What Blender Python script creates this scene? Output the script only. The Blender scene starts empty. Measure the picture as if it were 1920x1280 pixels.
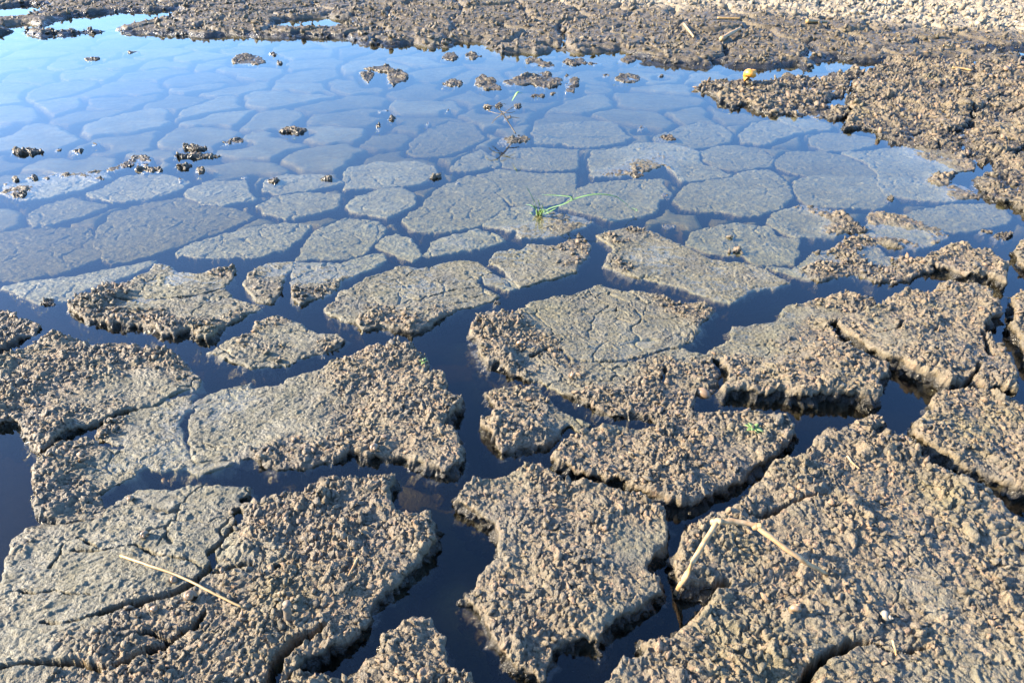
import bpy, math, random
import numpy as np
from mathutils import Vector

C = bpy.context.scene.collection
SC = bpy.context.scene
rnd = random.Random(7)

# ------------------------------------------------------------------ camera
F_PX, PITCH, CAM_H = 1450.0, math.radians(31.0), 1.0
cd = bpy.data.cameras.new('camera')
cam = bpy.data.objects.new('camera', cd)
C.objects.link(cam)
cam.location = (0, 0, CAM_H)
cam.rotation_euler = (math.pi / 2 - PITCH, 0, 0)
cd.sensor_width = 36.0
cd.lens = F_PX / 1920.0 * 36.0
cd.clip_start = 0.02
cd.clip_end = 2000
SC.camera = cam
SF, CF = math.sin(PITCH), math.cos(PITCH)


def ground(px, py, z=0.0):
    """where the line of sight of a photograph pixel meets the level z"""
    a, b = (px - 960.0) / F_PX, (640.0 - py) / F_PX
    d = (a, CF + b * SF, -SF + b * CF)
    t = (z - CAM_H) / d[2]
    return d[0] * t, d[1] * t


OFF = {'F': (0, 0, 1.0)}
for r_, row in enumerate('ABC'):
    for c_ in range(3):
        OFF[row + str(c_ + 1)] = (640 * c_, (0, 430, 850)[r_], 0.33595)


def full(seq):
    """a traced outline: crop names switch the frame of the pairs that follow"""
    cur, out = OFF['F'], []
    for s in seq.split():
        if s in OFF:
            cur = OFF[s]
            continue
        u, v = s.split(',')[:2]
        out.append((cur[0] + float(u) * cur[2], cur[1] + float(v) * cur[2]))
    return out


def to_ground(pts, z=0.0):
    return np.array([ground(x, y, z) for x, y in pts], dtype=np.float64)


# ------------------------------------------------------------------ noise
def h2(ix, iy, seed):
    n = (ix.astype(np.int64) * 374761393 + iy.astype(np.int64) * 668265263 + seed * 1274126177) & 0xFFFFFFFF
    n = ((n ^ (n >> 13)) * 1274126177) & 0xFFFFFFFF
    n = ((n ^ (n >> 16)) * 2246822519) & 0xFFFFFFFF
    n = n ^ (n >> 15)
    return ((n & 0xFFFFFF) / float(0x1000000)).astype(np.float32)


def vn(x, y, seed=0):
    ix, iy = np.floor(x), np.floor(y)
    fx, fy = x - ix, y - iy
    fx = fx * fx * fx * (fx * (fx * 6 - 15) + 10)
    fy = fy * fy * fy * (fy * (fy * 6 - 15) + 10)
    a, b = h2(ix, iy, seed), h2(ix + 1, iy, seed)
    c, d = h2(ix, iy + 1, seed), h2(ix + 1, iy + 1, seed)
    return (a + (b - a) * fx) * (1 - fy) + (c + (d - c) * fx) * fy


def fbm(x, y, seed=0, octs=4, gain=0.5):
    s, a, t = 0.0, 1.0, 0.0
    for o in range(octs):
        s = s + a * (vn(x, y, seed + 17 * o) * 2 - 1)
        t += a
        a *= gain
        x, y = x * 2.03 + 11.3, y * 2.03 + 5.7
    return s / t


def pellets(x, y, cell, seed, rlo=0.45, rhi=0.8, stretch=0.5, keep=1.0):
    """union of squashed pellets on a jittered grid: height 0..1, the pellet's own random number, offset from its centre"""
    gx, gy = np.floor(x / cell), np.floor(y / cell)
    best = np.zeros_like(x, dtype=np.float32)
    tone = np.full_like(x, 0.5, dtype=np.float32)
    ox, oy = np.zeros_like(best), np.zeros_like(best)
    for i in (-1, 0, 1):
        for j in (-1, 0, 1):
            cx, cy = gx + i, gy + j
            r1, r2 = h2(cx, cy, seed), h2(cx, cy, seed + 1)
            r3, r4 = h2(cx, cy, seed + 2), h2(cx, cy, seed + 3)
            dx = x - (cx + 0.1 + 0.8 * r1) * cell
            dy = y - (cy + 0.1 + 0.8 * r2) * cell
            an = r3 * math.pi
            ca, sa = np.cos(an), np.sin(an)
            u, v = dx * ca + dy * sa, -dx * sa + dy * ca
            st = 1 + stretch * r4
            rad = cell * (rlo + (rhi - rlo) * h2(cx, cy, seed + 4))
            e = 1 - (u * u / (st * st) + v * v * st) / (rad * rad)
            if keep < 1:
                e = np.where(h2(cx, cy, seed + 5) < keep, e, -1)
            r5 = h2(cx, cy, seed + 7)
            dome = np.sqrt(np.maximum(e, 0))
            # broken, not rolled: each crumb is cut by a tilted face of its own
            cut = 0.62 + 0.75 * (u * (r5 - .5) + v * (r1 - .5)) / rad * 2.0
            h = np.where(e > 0, np.minimum(1.35 * dome, np.maximum(cut, 0.25 * dome)), 0) * (0.45 + 0.55 * r4) * rad / (cell * rhi)
            m = h > best
            best = np.where(m, h, best)
            tone = np.where(m, h2(cx, cy, seed + 6), tone)
            k = np.maximum(e, 0)
            ox, oy = np.where(m, dx * k, ox), np.where(m, dy * k, oy)
    return best, tone, ox, oy


def seg_dist(P, poly, closed=True):
    """distance to a polyline and the nearest point on it"""
    n = len(poly)
    best = np.full(len(P), 1e9)
    near = np.zeros_like(P)
    for i in range(n if closed else n - 1):
        a, b = poly[i], poly[(i + 1) % n]
        ab = b - a
        t = np.clip(((P - a) @ ab) / max(ab @ ab, 1e-12), 0, 1)
        q = a + t[:, None] * ab
        d = ((P - q) ** 2).sum(1)
        m = d < best
        best[m] = d[m]
        near[m] = q[m]
    return np.sqrt(best), near


def inside(P, poly):
    x, y = P[:, 0], P[:, 1]
    r = np.zeros(len(P), bool)
    n = len(poly)
    for i in range(n):
        (x1, y1), (x2, y2) = poly[i], poly[(i + 1) % n]
        if y1 == y2:
            continue
        m = ((y1 > y) != (y2 > y)) & (x < (x2 - x1) * (y - y1) / (y2 - y1) + x1)
        r ^= m
    return r


def sstep(t):
    t = np.clip(t, 0, 1)
    return t * t * (3 - 2 * t)


# ------------------------------------------------------------------ mesh helpers
def tag(o, label=None, cat=None, group=None, kind=None):
    if label: o['label'] = label
    if cat: o['category'] = cat
    if group: o['group'] = group
    if kind: o['kind'] = kind
    return o


def link_mesh(name, V, Fq, mat, attrs=None, parent=None, loc=None, smooth=True):
    me = bpy.data.meshes.new(name)
    V = np.asarray(V, dtype=np.float32)
    if loc is not None:
        V = V - np.asarray(loc, dtype=np.float32)
    parts_ = [np.asarray(f, dtype=np.int32) for f in (Fq if isinstance(Fq, tuple) else (Fq,))]
    tot = np.concatenate([np.full(len(f), f.shape[1], dtype=np.int32) for f in parts_])
    flat = np.concatenate([f.ravel() for f in parts_])
    sm = np.concatenate([np.full(len(f), smooth, dtype=bool) for i, f in enumerate(parts_)])
    me.vertices.add(len(V))
    me.vertices.foreach_set('co', V.ravel())
    me.loops.add(len(flat))
    me.loops.foreach_set('vertex_index', flat)
    me.polygons.add(len(tot))
    me.polygons.foreach_set('loop_start', np.concatenate([[0], np.cumsum(tot)[:-1]]).astype(np.int32))
    me.polygons.foreach_set('loop_total', tot)
    me.polygons.foreach_set('use_smooth', sm)
    me.update(calc_edges=True)
    for an, av in (attrs or {}).items():
        at = me.attributes.new(an, 'FLOAT', 'POINT')
        at.data.foreach_set('value', np.asarray(av, dtype=np.float32))
    me.materials.append(mat)
    o = bpy.data.objects.new(name, me)
    if loc is not None:
        o.location = loc
    if parent is not None:
        o.parent = parent
    C.objects.link(o)
    return o


def py_mesh(name, verts, faces, mat, parent=None, loc=None, smooth=True):
    me = bpy.data.meshes.new(name)
    if loc is not None:
        verts = [tuple(Vector(v) - Vector(loc)) for v in verts]
    me.from_pydata([tuple(v) for v in verts], [], faces)
    me.update()
    for p in me.polygons:
        p.use_smooth = smooth
    me.materials.append(mat)
    o = bpy.data.objects.new(name, me)
    if loc is not None:
        o.location = loc
    if parent is not None:
        o.parent = parent
    C.objects.link(o)
    return o


def grid_faces(nx, ny, keep):
    idx = np.arange(nx * ny).reshape(ny, nx)
    a, b, c, d = idx[:-1, :-1].ravel(), idx[:-1, 1:].ravel(), idx[1:, 1:].ravel(), idx[1:, :-1].ravel()
    m = keep[a] & keep[b] & keep[c] & keep[d]
    Fq = np.stack([a[m], b[m], c[m], d[m]], 1)
    used = np.zeros(nx * ny, bool)
    used[Fq.ravel()] = True
    remap = np.cumsum(used) - 1
    return remap[Fq], used


# ------------------------------------------------------------------ materials
class NT:
    def __init__(s, name):
        s.m = bpy.data.materials.new(name)
        s.m.use_nodes = True
        s.t = s.m.node_tree
        s.t.nodes.clear()
        s.out = s.t.nodes.new('ShaderNodeOutputMaterial')

    def n(s, kind, **kw):
        nd = s.t.nodes.new('ShaderNode' + kind)
        for k, v in kw.items():
            if k.startswith('i_'):
                key = k[2:].replace('_', ' ')
                nd.inputs[key].default_value = v
            else:
                setattr(nd, k, v)
        return nd

    def l(s, a, b):
        s.t.links.new(a, b)

    def math(s, op, a, b=None, clamp=False):
        nd = s.n('Math', operation=op, use_clamp=clamp)
        for i, v in enumerate((a, b)):
            if v is None: continue
            if isinstance(v, (int, float)): nd.inputs[i].default_value = v
            else: s.l(v, nd.inputs[i])
        return nd.outputs[0]

    def mix(s, f, a, b):
        nd = s.n('Mix', data_type='RGBA')
        for i, v in ((0, f), (6, a), (7, b)):
            if isinstance(v, (int, float)): nd.inputs[i].default_value = v
            elif isinstance(v, tuple): nd.inputs[i].default_value = (*v, 1)
            else: s.l(v, nd.inputs[i])
        return nd.outputs[2]

    def noise(s, vec, scale, detail=4, rough=0.6, dist=0.0):
        nd = s.n('TexNoise', i_Scale=scale, i_Detail=detail, i_Roughness=rough, i_Distortion=dist)
        if vec is not None: s.l(vec, nd.inputs['Vector'])
        return nd.outputs['Fac']

    def ramp(s, v, lo, hi):
        nd = s.n('MapRange', clamp=True)
        s.l(v, nd.inputs[0])
        nd.inputs[1].default_value, nd.inputs[2].default_value = lo, hi
        return nd.outputs[0]


def mud_material(name, dry_side=False):
    t = NT(name)
    geo = t.n('NewGeometry')
    pos = geo.outputs['Position']
    z = t.n('SeparateXYZ'); t.l(pos, z.inputs[0])
    at = lambda n: t.n('Attribute', attribute_name=n).outputs['Fac']
    rough, tone, wall, dry = at('rough'), at('tone'), at('wall'), at('dry')
    n1 = t.noise(pos, 9.0, 4, 0.6)
    n2 = t.noise(pos, 55.0, 4, 0.65)
    n3 = t.noise(pos, 420.0, 3, 0.6)
    # silt: grey green where flat, warm crumbs where the worms worked
    silt = t.mix(t.ramp(n1, 0.35, 0.68), (0.112, 0.100, 0.062), (0.156, 0.136, 0.080))
    silt = t.mix(t.ramp(n2, 0.42, 0.72), silt, (0.080, 0.078, 0.052))
    crumb = t.mix(t.ramp(tone, 0.0, 1.0), (0.056, 0.046, 0.029), (0.204, 0.156, 0.090))
    crumb = t.mix(t.math('MULTIPLY', t.ramp(tone, 0.68, 0.88), 0.75), crumb, (0.235, 0.140, 0.076))
    crumb = t.mix(t.math('MULTIPLY', t.ramp(n2, 0.4, 0.75), 0.5), crumb, (0.128, 0.102, 0.064))
    silt = t.mix(t.math('MULTIPLY', t.ramp(t.noise(pos, 5.2, 4, 0.65), 0.52, 0.66), 0.5), silt, (0.215, 0.195, 0.140))
    col = t.mix(t.ramp(rough, 0.15, 0.75), silt, crumb)
    col = t.mix(t.math('MULTIPLY', t.ramp(t.noise(pos, 4.3, 3, 0.6), 0.54, 0.75), 0.55), col, (0.125, 0.112, 0.045))
    col = t.mix(t.math('MULTIPLY', t.ramp(t.noise(pos, 6.1, 4, 0.65), 0.50, 0.68), 0.55), col, (0.088, 0.082, 0.066))
    col = t.mix(t.math('MULTIPLY', t.ramp(t.noise(pos, 23.0, 3, 0.6), 0.58, 0.72), t.math('MULTIPLY', rough, 0.4)), col, (0.20, 0.135, 0.085))
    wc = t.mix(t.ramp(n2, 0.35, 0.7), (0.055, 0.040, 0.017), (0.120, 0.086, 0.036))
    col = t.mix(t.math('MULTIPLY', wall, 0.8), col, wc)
    dc = t.mix(t.ramp(tone, 0.0, 1.0), (0.17, 0.140, 0.094), (0.31, 0.258, 0.175))
    col = t.mix(dry, col, dc)
    col = t.mix(t.math('MULTIPLY', t.ramp(t.noise(pos, 140.0, 3, 0.7), 0.52, 0.72), t.math('MULTIPLY', rough, 0.6)), col, (0.250, 0.196, 0.118))
    # drowned silt carries a green brown film of algae
    dr = t.n('MapRange', clamp=True)
    t.l(z.outputs[2], dr.inputs[0])
    dr.inputs[1].default_value, dr.inputs[2].default_value = 0.001, -0.004
    alg = t.mix(t.ramp(n2, 0.38, 0.68), (0.112, 0.104, 0.042), (0.215, 0.190, 0.074))
    col = t.mix(t.math('MULTIPLY', dr.outputs[0], t.math('SUBTRACT', 0.85, t.math('MULTIPLY', wall, 0.8))), col, alg)
    # soaked band along the water line
    wl = t.math('ADD', z.outputs[2], t.math('MULTIPLY', t.math('SUBTRACT', n2, 0.5), 0.02))
    damp = t.n('MapRange', clamp=True)
    t.l(t.math('SUBTRACT', wl, t.math('MULTIPLY', wall, 0.022)), damp.inputs[0])
    damp.inputs[1].default_value, damp.inputs[2].default_value = 0.013, 0.001
    dampf = t.math('MULTIPLY', damp.outputs[0], t.math('ADD', t.math('MULTIPLY', wall, 0.75), t.math('ADD', t.math('MULTIPLY', rough, 0.40), 0.04)))
    col = t.mix(dampf, col, (0.022, 0.019, 0.012))
    col = t.mix(t.math('MULTIPLY', t.ramp(n3, 0.5, 0.8), 0.35), col, (0.08, 0.07, 0.058))
    b = t.n('BsdfPrincipled')
    t.l(col, b.inputs['Base Color'])
    ro = t.math('ADD', t.math('MULTIPLY', t.ramp(t.noise(pos, 30.0, 3, 0.6), 0.35, 0.7), 0.35), 0.42)
    ro = t.math('ADD', ro, t.math('MULTIPLY', dry, 0.3), clamp=True)
    ro = t.math('SUBTRACT', ro, t.math('MULTIPLY', dampf, 0.35), clamp=True)
    t.l(ro, b.inputs['Roughness'])
    b.inputs['Specular IOR Level'].default_value = 0.4
    bm = t.n('Bump', i_Strength=0.8, i_Distance=0.006)
    hh = t.math('ADD', t.math('MULTIPLY', t.noise(pos, 160.0, 4, 0.65), 1.0), t.math('MULTIPLY', n3, 0.45))
    t.l(hh, bm.inputs['Height'])
    t.l(bm.outputs[0], b.inputs['Normal'])
    t.l(b.outputs[0], t.out.inputs[0])
    return t.m


def plain_material(name, c1, c2, scale=60, rough=0.6, translucent=0.0, bump=0.0, stretch=None):
    t = NT(name)
    tc = t.n('TexCoord')
    vec = tc.outputs['Object']
    if stretch:
        mp = t.n('Mapping'); mp.inputs['Scale'].default_value = stretch
        t.l(vec, mp.inputs[0]); vec = mp.outputs[0]
    f = t.noise(vec, scale, 4, 0.6)
    col = t.mix(t.ramp(f, 0.35, 0.68), c1, c2)
    b = t.n('BsdfPrincipled', i_Roughness=rough)
    t.l(col, b.inputs['Base Color'])
    if bump:
        bm = t.n('Bump', i_Strength=bump, i_Distance=0.002)
        t.l(f, bm.inputs['Height']); t.l(bm.outputs[0], b.inputs['Normal'])
    if translucent:
        tr = t.n('BsdfTranslucent'); t.l(col, tr.inputs[0])
        mx = t.n('MixShader'); mx.inputs[0].default_value = translucent
        t.l(b.outputs[0], mx.inputs[1]); t.l(tr.outputs[0], mx.inputs[2])
        t.l(mx.outputs[0], t.out.inputs[0])
    else:
        t.l(b.outputs[0], t.out.inputs[0])
    return t.m


def water_material():
    t = NT('pond_water')
    geo = t.n('NewGeometry')
    n = t.noise(geo.outputs['Position'], 7.0, 3, 0.5)
    bm = t.n('Bump', i_Strength=0.04, i_Distance=0.01)
    t.l(n, bm.inputs['Height'])
    fr = t.n('Fresnel', i_IOR=WATER_IOR)
    t.l(bm.outputs[0], fr.inputs['Normal'])
    tr = t.n('BsdfTransparent')
    gl = t.n('BsdfGlossy', i_Roughness=0.03)
    t.l(bm.outputs[0], gl.inputs['Normal'])
    mx = t.n('MixShader')
    # under side of the sheet lets everything through
    fac = t.math('MULTIPLY', fr.outputs[0], t.math('SUBTRACT', 1.0, geo.outputs['Backfacing']))
    t.l(fac, mx.inputs[0]); t.l(tr.outputs[0], mx.inputs[1]); t.l(gl.outputs[0], mx.inputs[2])
    t.l(mx.outputs[0], t.out.inputs[0])
    va = t.n('VolumeAbsorption', i_Density=WATER_ABS)
    va.inputs['Color'].default_value = (0.52, 0.47, 0.20, 1)
    vs = t.n('VolumeScatter', i_Density=WATER_SCA)
    vs.inputs['Color'].default_value = (0.60, 0.62, 0.55, 1)
    ad = t.n('AddShader')
    t.l(va.outputs[0], ad.inputs[0]); t.l(vs.outputs[0], ad.inputs[1])
    t.l(ad.outputs[0], t.out.inputs['Volume'])
    return t.m


WATER_IOR, WATER_ABS, WATER_SCA = 1.45, 20.0, 0.10
SUN_EL, SUN_ROT, SUN_STRENGTH, SKY_STRENGTH, EXPOSURE = 25.0, -87.0, 4.5, 0.156, 2.2
MUD = mud_material('mud')
BED = mud_material('bed_mud')
STRAW = plain_material('dry_straw', (0.23, 0.135, 0.04), (0.31, 0.20, 0.075), 40, 0.5, stretch=(1, 1, 1))
TWIG = plain_material('bleached_twig', (0.28, 0.155, 0.055), (0.42, 0.29, 0.15), 70, 0.65, bump=0.3)
BARK = plain_material('dark_twig', (0.09, 0.07, 0.05), (0.16, 0.125, 0.08), 70, 0.7, bump=0.3)
GRASS = plain_material('grass_blade', (0.11, 0.22, 0.06), (0.22, 0.34, 0.13), 30, 0.45, translucent=0.3)
LEAF = plain_material('seedling_leaf', (0.11, 0.19, 0.045), (0.20, 0.28, 0.085), 60, 0.5, translucent=0.25)
SHELL_TAN = plain_material('tan_shell', (0.15, 0.09, 0.042), (0.25, 0.17, 0.095), 80, 0.4)
SHELL_WHITE = plain_material('white_shell', (0.20, 0.165, 0.11), (0.29, 0.25, 0.18), 80, 0.35)
SHELL_ORANGE = plain_material('orange_shell', (0.50, 0.17, 0.008), (0.50, 0.29, 0.06), 45, 0.4)


# ------------------------------------------------------------------ mud slabs
def cells(x, y, cell, seed):
    gx, gy = np.floor(x / cell), np.floor(y / cell)
    f1 = np.full_like(x, 1e9); f2 = np.full_like(x, 1e9); idn = np.zeros_like(x)
    for i in (-1, 0, 1):
        for j in (-1, 0, 1):
            cx, cy = gx + i, gy + j
            d = np.hypot(x - (cx + .1 + .8 * h2(cx, cy, seed)) * cell, y - (cy + .1 + .8 * h2(cx, cy, seed + 1)) * cell)
            m = d < f1
            f2 = np.where(m, f1, np.minimum(f2, d))
            idn = np.where(m, h2(cx, cy, seed + 2), idn)
            f1 = np.where(m, d, f1)
    return f2 - f1, idn


def vn3(x, y, z, seed=0):
    iz = np.floor(z); f = z - iz
    f = f * f * (3 - 2 * f)
    off = iz * 37.7
    return vn(x + off, y - off * 1.3, seed) * (1 - f) + vn(x + off + 37.7, y - (off + 37.7) * 1.3, seed) * f


def mud_detail(x, y, r, cell, seed, sp):
    """relief of crumbled mud; r = how worked by worms (0 smooth silt, 1 crumbs). Returns z, tone, dx, dy"""
    x0_, y0_ = x, y
    x = x + .026 * fbm(x0_ / .13, y0_ / .13, seed + 5, 2)
    y = y + .026 * fbm(x0_ / .13, y0_ / .13, seed + 6, 2)
    wx = x + 0.30 * cell * fbm(x / (cell * .8), y / (cell * .8), seed + 3, 3)
    wy = y + 0.30 * cell * fbm(x / (cell * .8), y / (cell * .8), seed + 4, 3)
    p1, t1, ox1, oy1 = pellets(wx, wy, cell, seed + 10, 0.28, 0.62, 0.9, keep=0.85)
    p2, t2, ox2, oy2 = pellets(wx, wy, cell * 0.50, seed + 20, 0.30, 0.62, 1.0, keep=0.9)
    p3, t3, ox3, oy3 = pellets(wx, wy, cell * 2.1, seed + 30, 0.30, 0.60, 0.8, keep=0.55)
    big = fbm(x / 0.075, y / 0.075, seed + 40, 3)
    cl = sstep(0.55 + 1.1 * big)
    m1 = r * (0.40 + 0.75 * cl)
    z = m1 * cell * (0.82 * p1 + 0.56 * p2 + 1.08 * p3) - 0.45 * cell * r
    z = z + r * (0.011 * big - 0.50 * cell * np.abs(fbm(x / (cell * 1.3), y / (cell * 1.3), seed + 45, 3)))
    if sp < cell * .2:
        p4, t4, _, _ = pellets(wx, wy, cell * 0.27, seed + 70, 0.35, 0.65, 1.0, keep=0.85)
        z = z + r * cell * 0.22 * p4
    # smooth silt: scaly little flakes and hairline cracks
    fl = fbm(x / 0.036 + 0.8 * fbm(x / 0.02, y / 0.02, seed + 51, 2), y / 0.014, seed + 50, 4, 0.65)
    q1, tq, _, _ = pellets(wx, wy * 1.6, 0.016, seed + 60, 0.3, 0.7, 1.0, keep=0.6)
    hz = 0.0040 * fl + 0.0042 * q1 + 0.0015 * p2 - 0.0008
    e, _ = cells(x + .02 * fbm(x / .04, y / .04, seed + 63, 3), y + .02 * fbm(x / .04, y / .04, seed + 64, 3), .105, seed + 65)
    hair = (1 - sstep((e - .0012) / .0035)) * sstep(fbm(x / .15, y / .15, seed + 66, 2) * 3 + .35)
    z = z + (1 - r) * (hz - 0.009 * hair)
    tone = np.where(p2 * 0.5 > p1 * 0.9, t2, 0.6 * t1 + 0.4 * t2)
    tone = np.where(p3 * .6 > np.maximum(p1, p2), .6 * t3 + .4 * t2, tone)
    k = r
    return z, tone, k * (.5 * ox1 + .5 * ox2 + .4 * ox3), k * (.5 * oy1 + .5 * oy2 + .4 * oy3)


_g = (1 + 5 ** .5) / 2
ICO = np.array([(-1, _g, 0), (1, _g, 0), (-1, -_g, 0), (1, -_g, 0), (0, -1, _g), (0, 1, _g), (0, -1, -_g), (0, 1, -_g), (_g, 0, -1), (_g, 0, 1), (-_g, 0, -1), (-_g, 0, 1)]) / 1.9
ICOF = np.array([(0, 11, 5), (0, 5, 1), (0, 1, 7), (0, 7, 10), (0, 10, 11), (1, 5, 9), (5, 11, 4), (11, 10, 2), (10, 7, 6), (7, 1, 8), (3, 9, 4), (3, 4, 2), (3, 2, 6), (3, 6, 8), (3, 8, 9), (4, 9, 5), (2, 4, 11), (6, 2, 10), (8, 6, 7), (9, 8, 1)])


def poly_area(p):
    x, y = p[:, 0], p[:, 1]
    return abs((x * np.roll(y, -1) - y * np.roll(x, -1)).sum()) / 2


SLABS = []


def slab(name, outline, z=0.03, r=1.0, ctl=None, label=None, cat='mud slab', group=None, cracks=(), depth=0.09, ragged=1.0,
         W=None, cell=0.0115, grow=0.0, dry=0.0, res=1.0, undercut=0.0, wallk=1.0, bits=0, hum=.006, soak=0.0):
    seed = 100 + len(SLABS) * 7
    sink = lambda h: h * (.74 if h > .01 else 1) - .0018 * (1 - sstep((h - .006) / .012))
    z = sink(z)
    px = full(outline)
    poly = to_ground(px, z)
    cen = poly.mean(0)
    # density follows the nearest edge of the slab
    near = max(0.75, math.hypot(max(poly[:, 1].min(), 0.3), 1.0))
    depth_axis = near
    sp = max(0.0016, 0.00122 * depth_axis) * res
    if W is None:
        W = 0.022 + 0.55 * (max(z, 0) + 0.03)
    x0, y0 = poly.min(0) - W - 0.02
    x1, y1 = poly.max(0) + W + 0.02
    nx, ny = int((x1 - x0) / sp) + 2, int((y1 - y0) / sp) + 2
    X, Y = np.meshgrid(x0 + np.arange(nx) * sp, y0 + np.arange(ny) * sp)
    P = np.stack([X.ravel(), Y.ravel()], 1)
    d, q = seg_dist(P, poly)
    ins = inside(P, poly)
    sd = np.where(ins, d, -d)
    x, y = P[:, 0], P[:, 1]
    sd = sd + ragged * (0.013 * fbm(x / 0.05, y / 0.05, seed, 3) + 0.0035 * fbm(x / 0.014, y / 0.014, seed + 1, 2)) * min(1.4, 0.6 + near * 0.25)
    sd = sd + grow
    keep = sd > -W
    Fq, used = grid_faces(nx, ny, keep)
    P, sd, q, ins = P[used], sd[used], q[used], ins[used]
    x, y = P[:, 0].copy(), P[:, 1].copy()
    # how high and how crumbly the top is
    zt = np.full(len(P), float(z))
    rr = np.full(len(P), float(r))
    if ctl:
        num_z, num_r, den = 0.0, 0.0, 0.0
        for item in ctl.split(';'):
            tk = item.split()
            cp = full(' '.join(tk[:-2]))[0]
            g = ground(cp[0], cp[1], z)
            w = 1.0 / (((x - g[0]) ** 2 + (y - g[1]) ** 2) + 0.02 ** 2) ** 1.7
            num_z, num_r, den = num_z + w * sink(float(tk[-2])), num_r + w * float(tk[-1]), den + w
        zt, rr = num_z / den, num_r / den
    rr = np.clip(rr, 0, 1) ** 1.35
    rr = np.clip(rr + (0.42 * fbm(x / 0.085, y / 0.085, seed + 5, 3) - .10) * np.clip(rr * 3, 0, 1), 0, 1.1)
    zt = zt + hum * fbm(x / 0.16, y / 0.16, seed + 6, 2) * np.clip(rr + 0.25, 0, 1)
    dz, tone, dx, dy = mud_detail(x, y, rr, cell, seed, sp)
    lip = sstep((sd + .006) / 0.014)
    Z = zt + dz * (0.15 + 0.85 * sstep((sd + .012) / .012))
    Z = Z - (1 - sstep((sd + .003) / 0.010)) * np.clip(0.12 * (zt + 0.02), 0.001, 0.005)
    wallm = np.full(len(P), float(soak))
    steep = np.zeros(len(P))
    for cr in cracks:
        cpts, wmm, cdp = cr
        cp = to_ground(full(cpts), z)
        cdist, _ = seg_dist(P, cp, closed=False)
        cdist = cdist + 0.0045 * fbm(x / 0.028, y / 0.028, seed + 8, 4, .65)
        wd = wmm * 0.001 * (0.75 + 0.5 * vn(x / 0.09, y / 0.09, seed + 9))
        k = 1 - sstep((cdist / wd - 0.35) / 0.28)
        Z = Z - k * cdp
        steep = np.maximum(steep, np.clip(4 * k * (1 - k), 0, 1))
        wallm = np.maximum(wallm, 0.8 * k)
    # sides: the band outside the outline folds down into a steep wall
    t = np.clip(-sd / W, 0, 1)
    out = sd < 0
    nin = q - P
    nin = np.where(ins[:, None], -nin, nin)
    nin /= np.maximum(np.linalg.norm(nin, axis=1), 1e-6)[:, None]
    fold = W * t * (0.88 + undercut * t) * out
    wz_ = -(zt + depth) * t
    bx, by = x + nin[:, 0] * fold, y + nin[:, 1] * fold
    lump = 0.010 * (vn3(bx / .022, by / .022, wz_ / .018, seed + 12) - .5) + 0.007 * (vn3(bx / .010, by / .010, wz_ / .009, seed + 13) - .5) + 0.004 * (vn3(bx / .005, by / .005, wz_ / .005, seed + 14) - .5)
    lump = lump * np.clip(t * 7, 0, 1) * wallk * 2.8
    px_ = x + dx * lip + nin[:, 0] * (fold + lump)
    py_ = y + dy * lip + nin[:, 1] * (fold + lump)
    Z = np.where(out, Z - (zt + depth) * t ** 0.9, Z)
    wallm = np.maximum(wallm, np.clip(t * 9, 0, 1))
    st = steep > .05
    if st.any():
        for ax, arr in ((0, px_), (1, py_)):
            for sc_, am in ((.020, .012), (.008, .006)):
                arr[st] += am * steep[st] * (vn3(x[st] / sc_, y[st] / sc_, Z[st] / (sc_ * .8), seed + 80 + ax) - .5)
    V = np.stack([px_, py_, Z], 1)
    nmain = len(V)
    n_bits = int(bits * len(poly) and bits * poly_area(poly))
    if n_bits:
        rs = np.random.RandomState(seed)
        cand = np.nonzero((sd > .004) & (rr > .30) & (Z > -.002) & (steep < .2))[0]
        if len(cand):
            pick = rs.choice(cand, n_bits)
            pick = pick[rs.rand(n_bits) < np.clip(rr[pick] * 1.2, 0, 1)]
            m = len(pick)
            size = (.0016 + .0046 * rs.rand(m) ** 2.2) * max(1.0, near / 1.7)
            cv = V[pick] + np.stack([rs.randn(m) * .001, rs.randn(m) * .001, size * .45], 1)
            ax = rs.randn(m, 3, 3)
            qm, _ = np.linalg.qr(ax)
            shp = ICO[None] * (1 + .35 * rs.randn(m, 12, 1)).clip(.45, 1.6) * (size[:, None, None] * (np.array([1.5, 1.0, .65])[None, None] * (.7 + .6 * rs.rand(m, 1, 3))))
            bv = (np.einsum('mij,mkj->mki', qm, shp) + cv[:, None]).reshape(-1, 3)
            bf = (ICOF[None] + (np.arange(m) * 12)[:, None, None]).reshape(-1, 3)
            bt = np.repeat(np.clip(tone[pick] + .2 * rs.randn(m), 0, 1), 12)
            V = np.concatenate([V, bv])
            rr = np.concatenate([rr, np.ones(m * 12)]); tone = np.concatenate([tone, bt]); wallm = np.concatenate([wallm, np.zeros(m * 12)])
            Fq = (Fq, bf + nmain)
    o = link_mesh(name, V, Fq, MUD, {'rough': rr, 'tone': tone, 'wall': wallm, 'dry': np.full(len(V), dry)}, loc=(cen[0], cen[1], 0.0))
    tag(o, label, cat, group, 'thing')
    SLABS.append((o, poly, z))
    return o


def top_z(x, y):
    """height of the mud under a point, for the things that lie on it"""
    dg = bpy.context.evaluated_depsgraph_get()
    ok, loc, n, i, ob, m = SC.ray_cast(dg, Vector((x, y, 0.5)), Vector((0, 0, -1)))
    return loc.z if ok else 0.0

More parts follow.
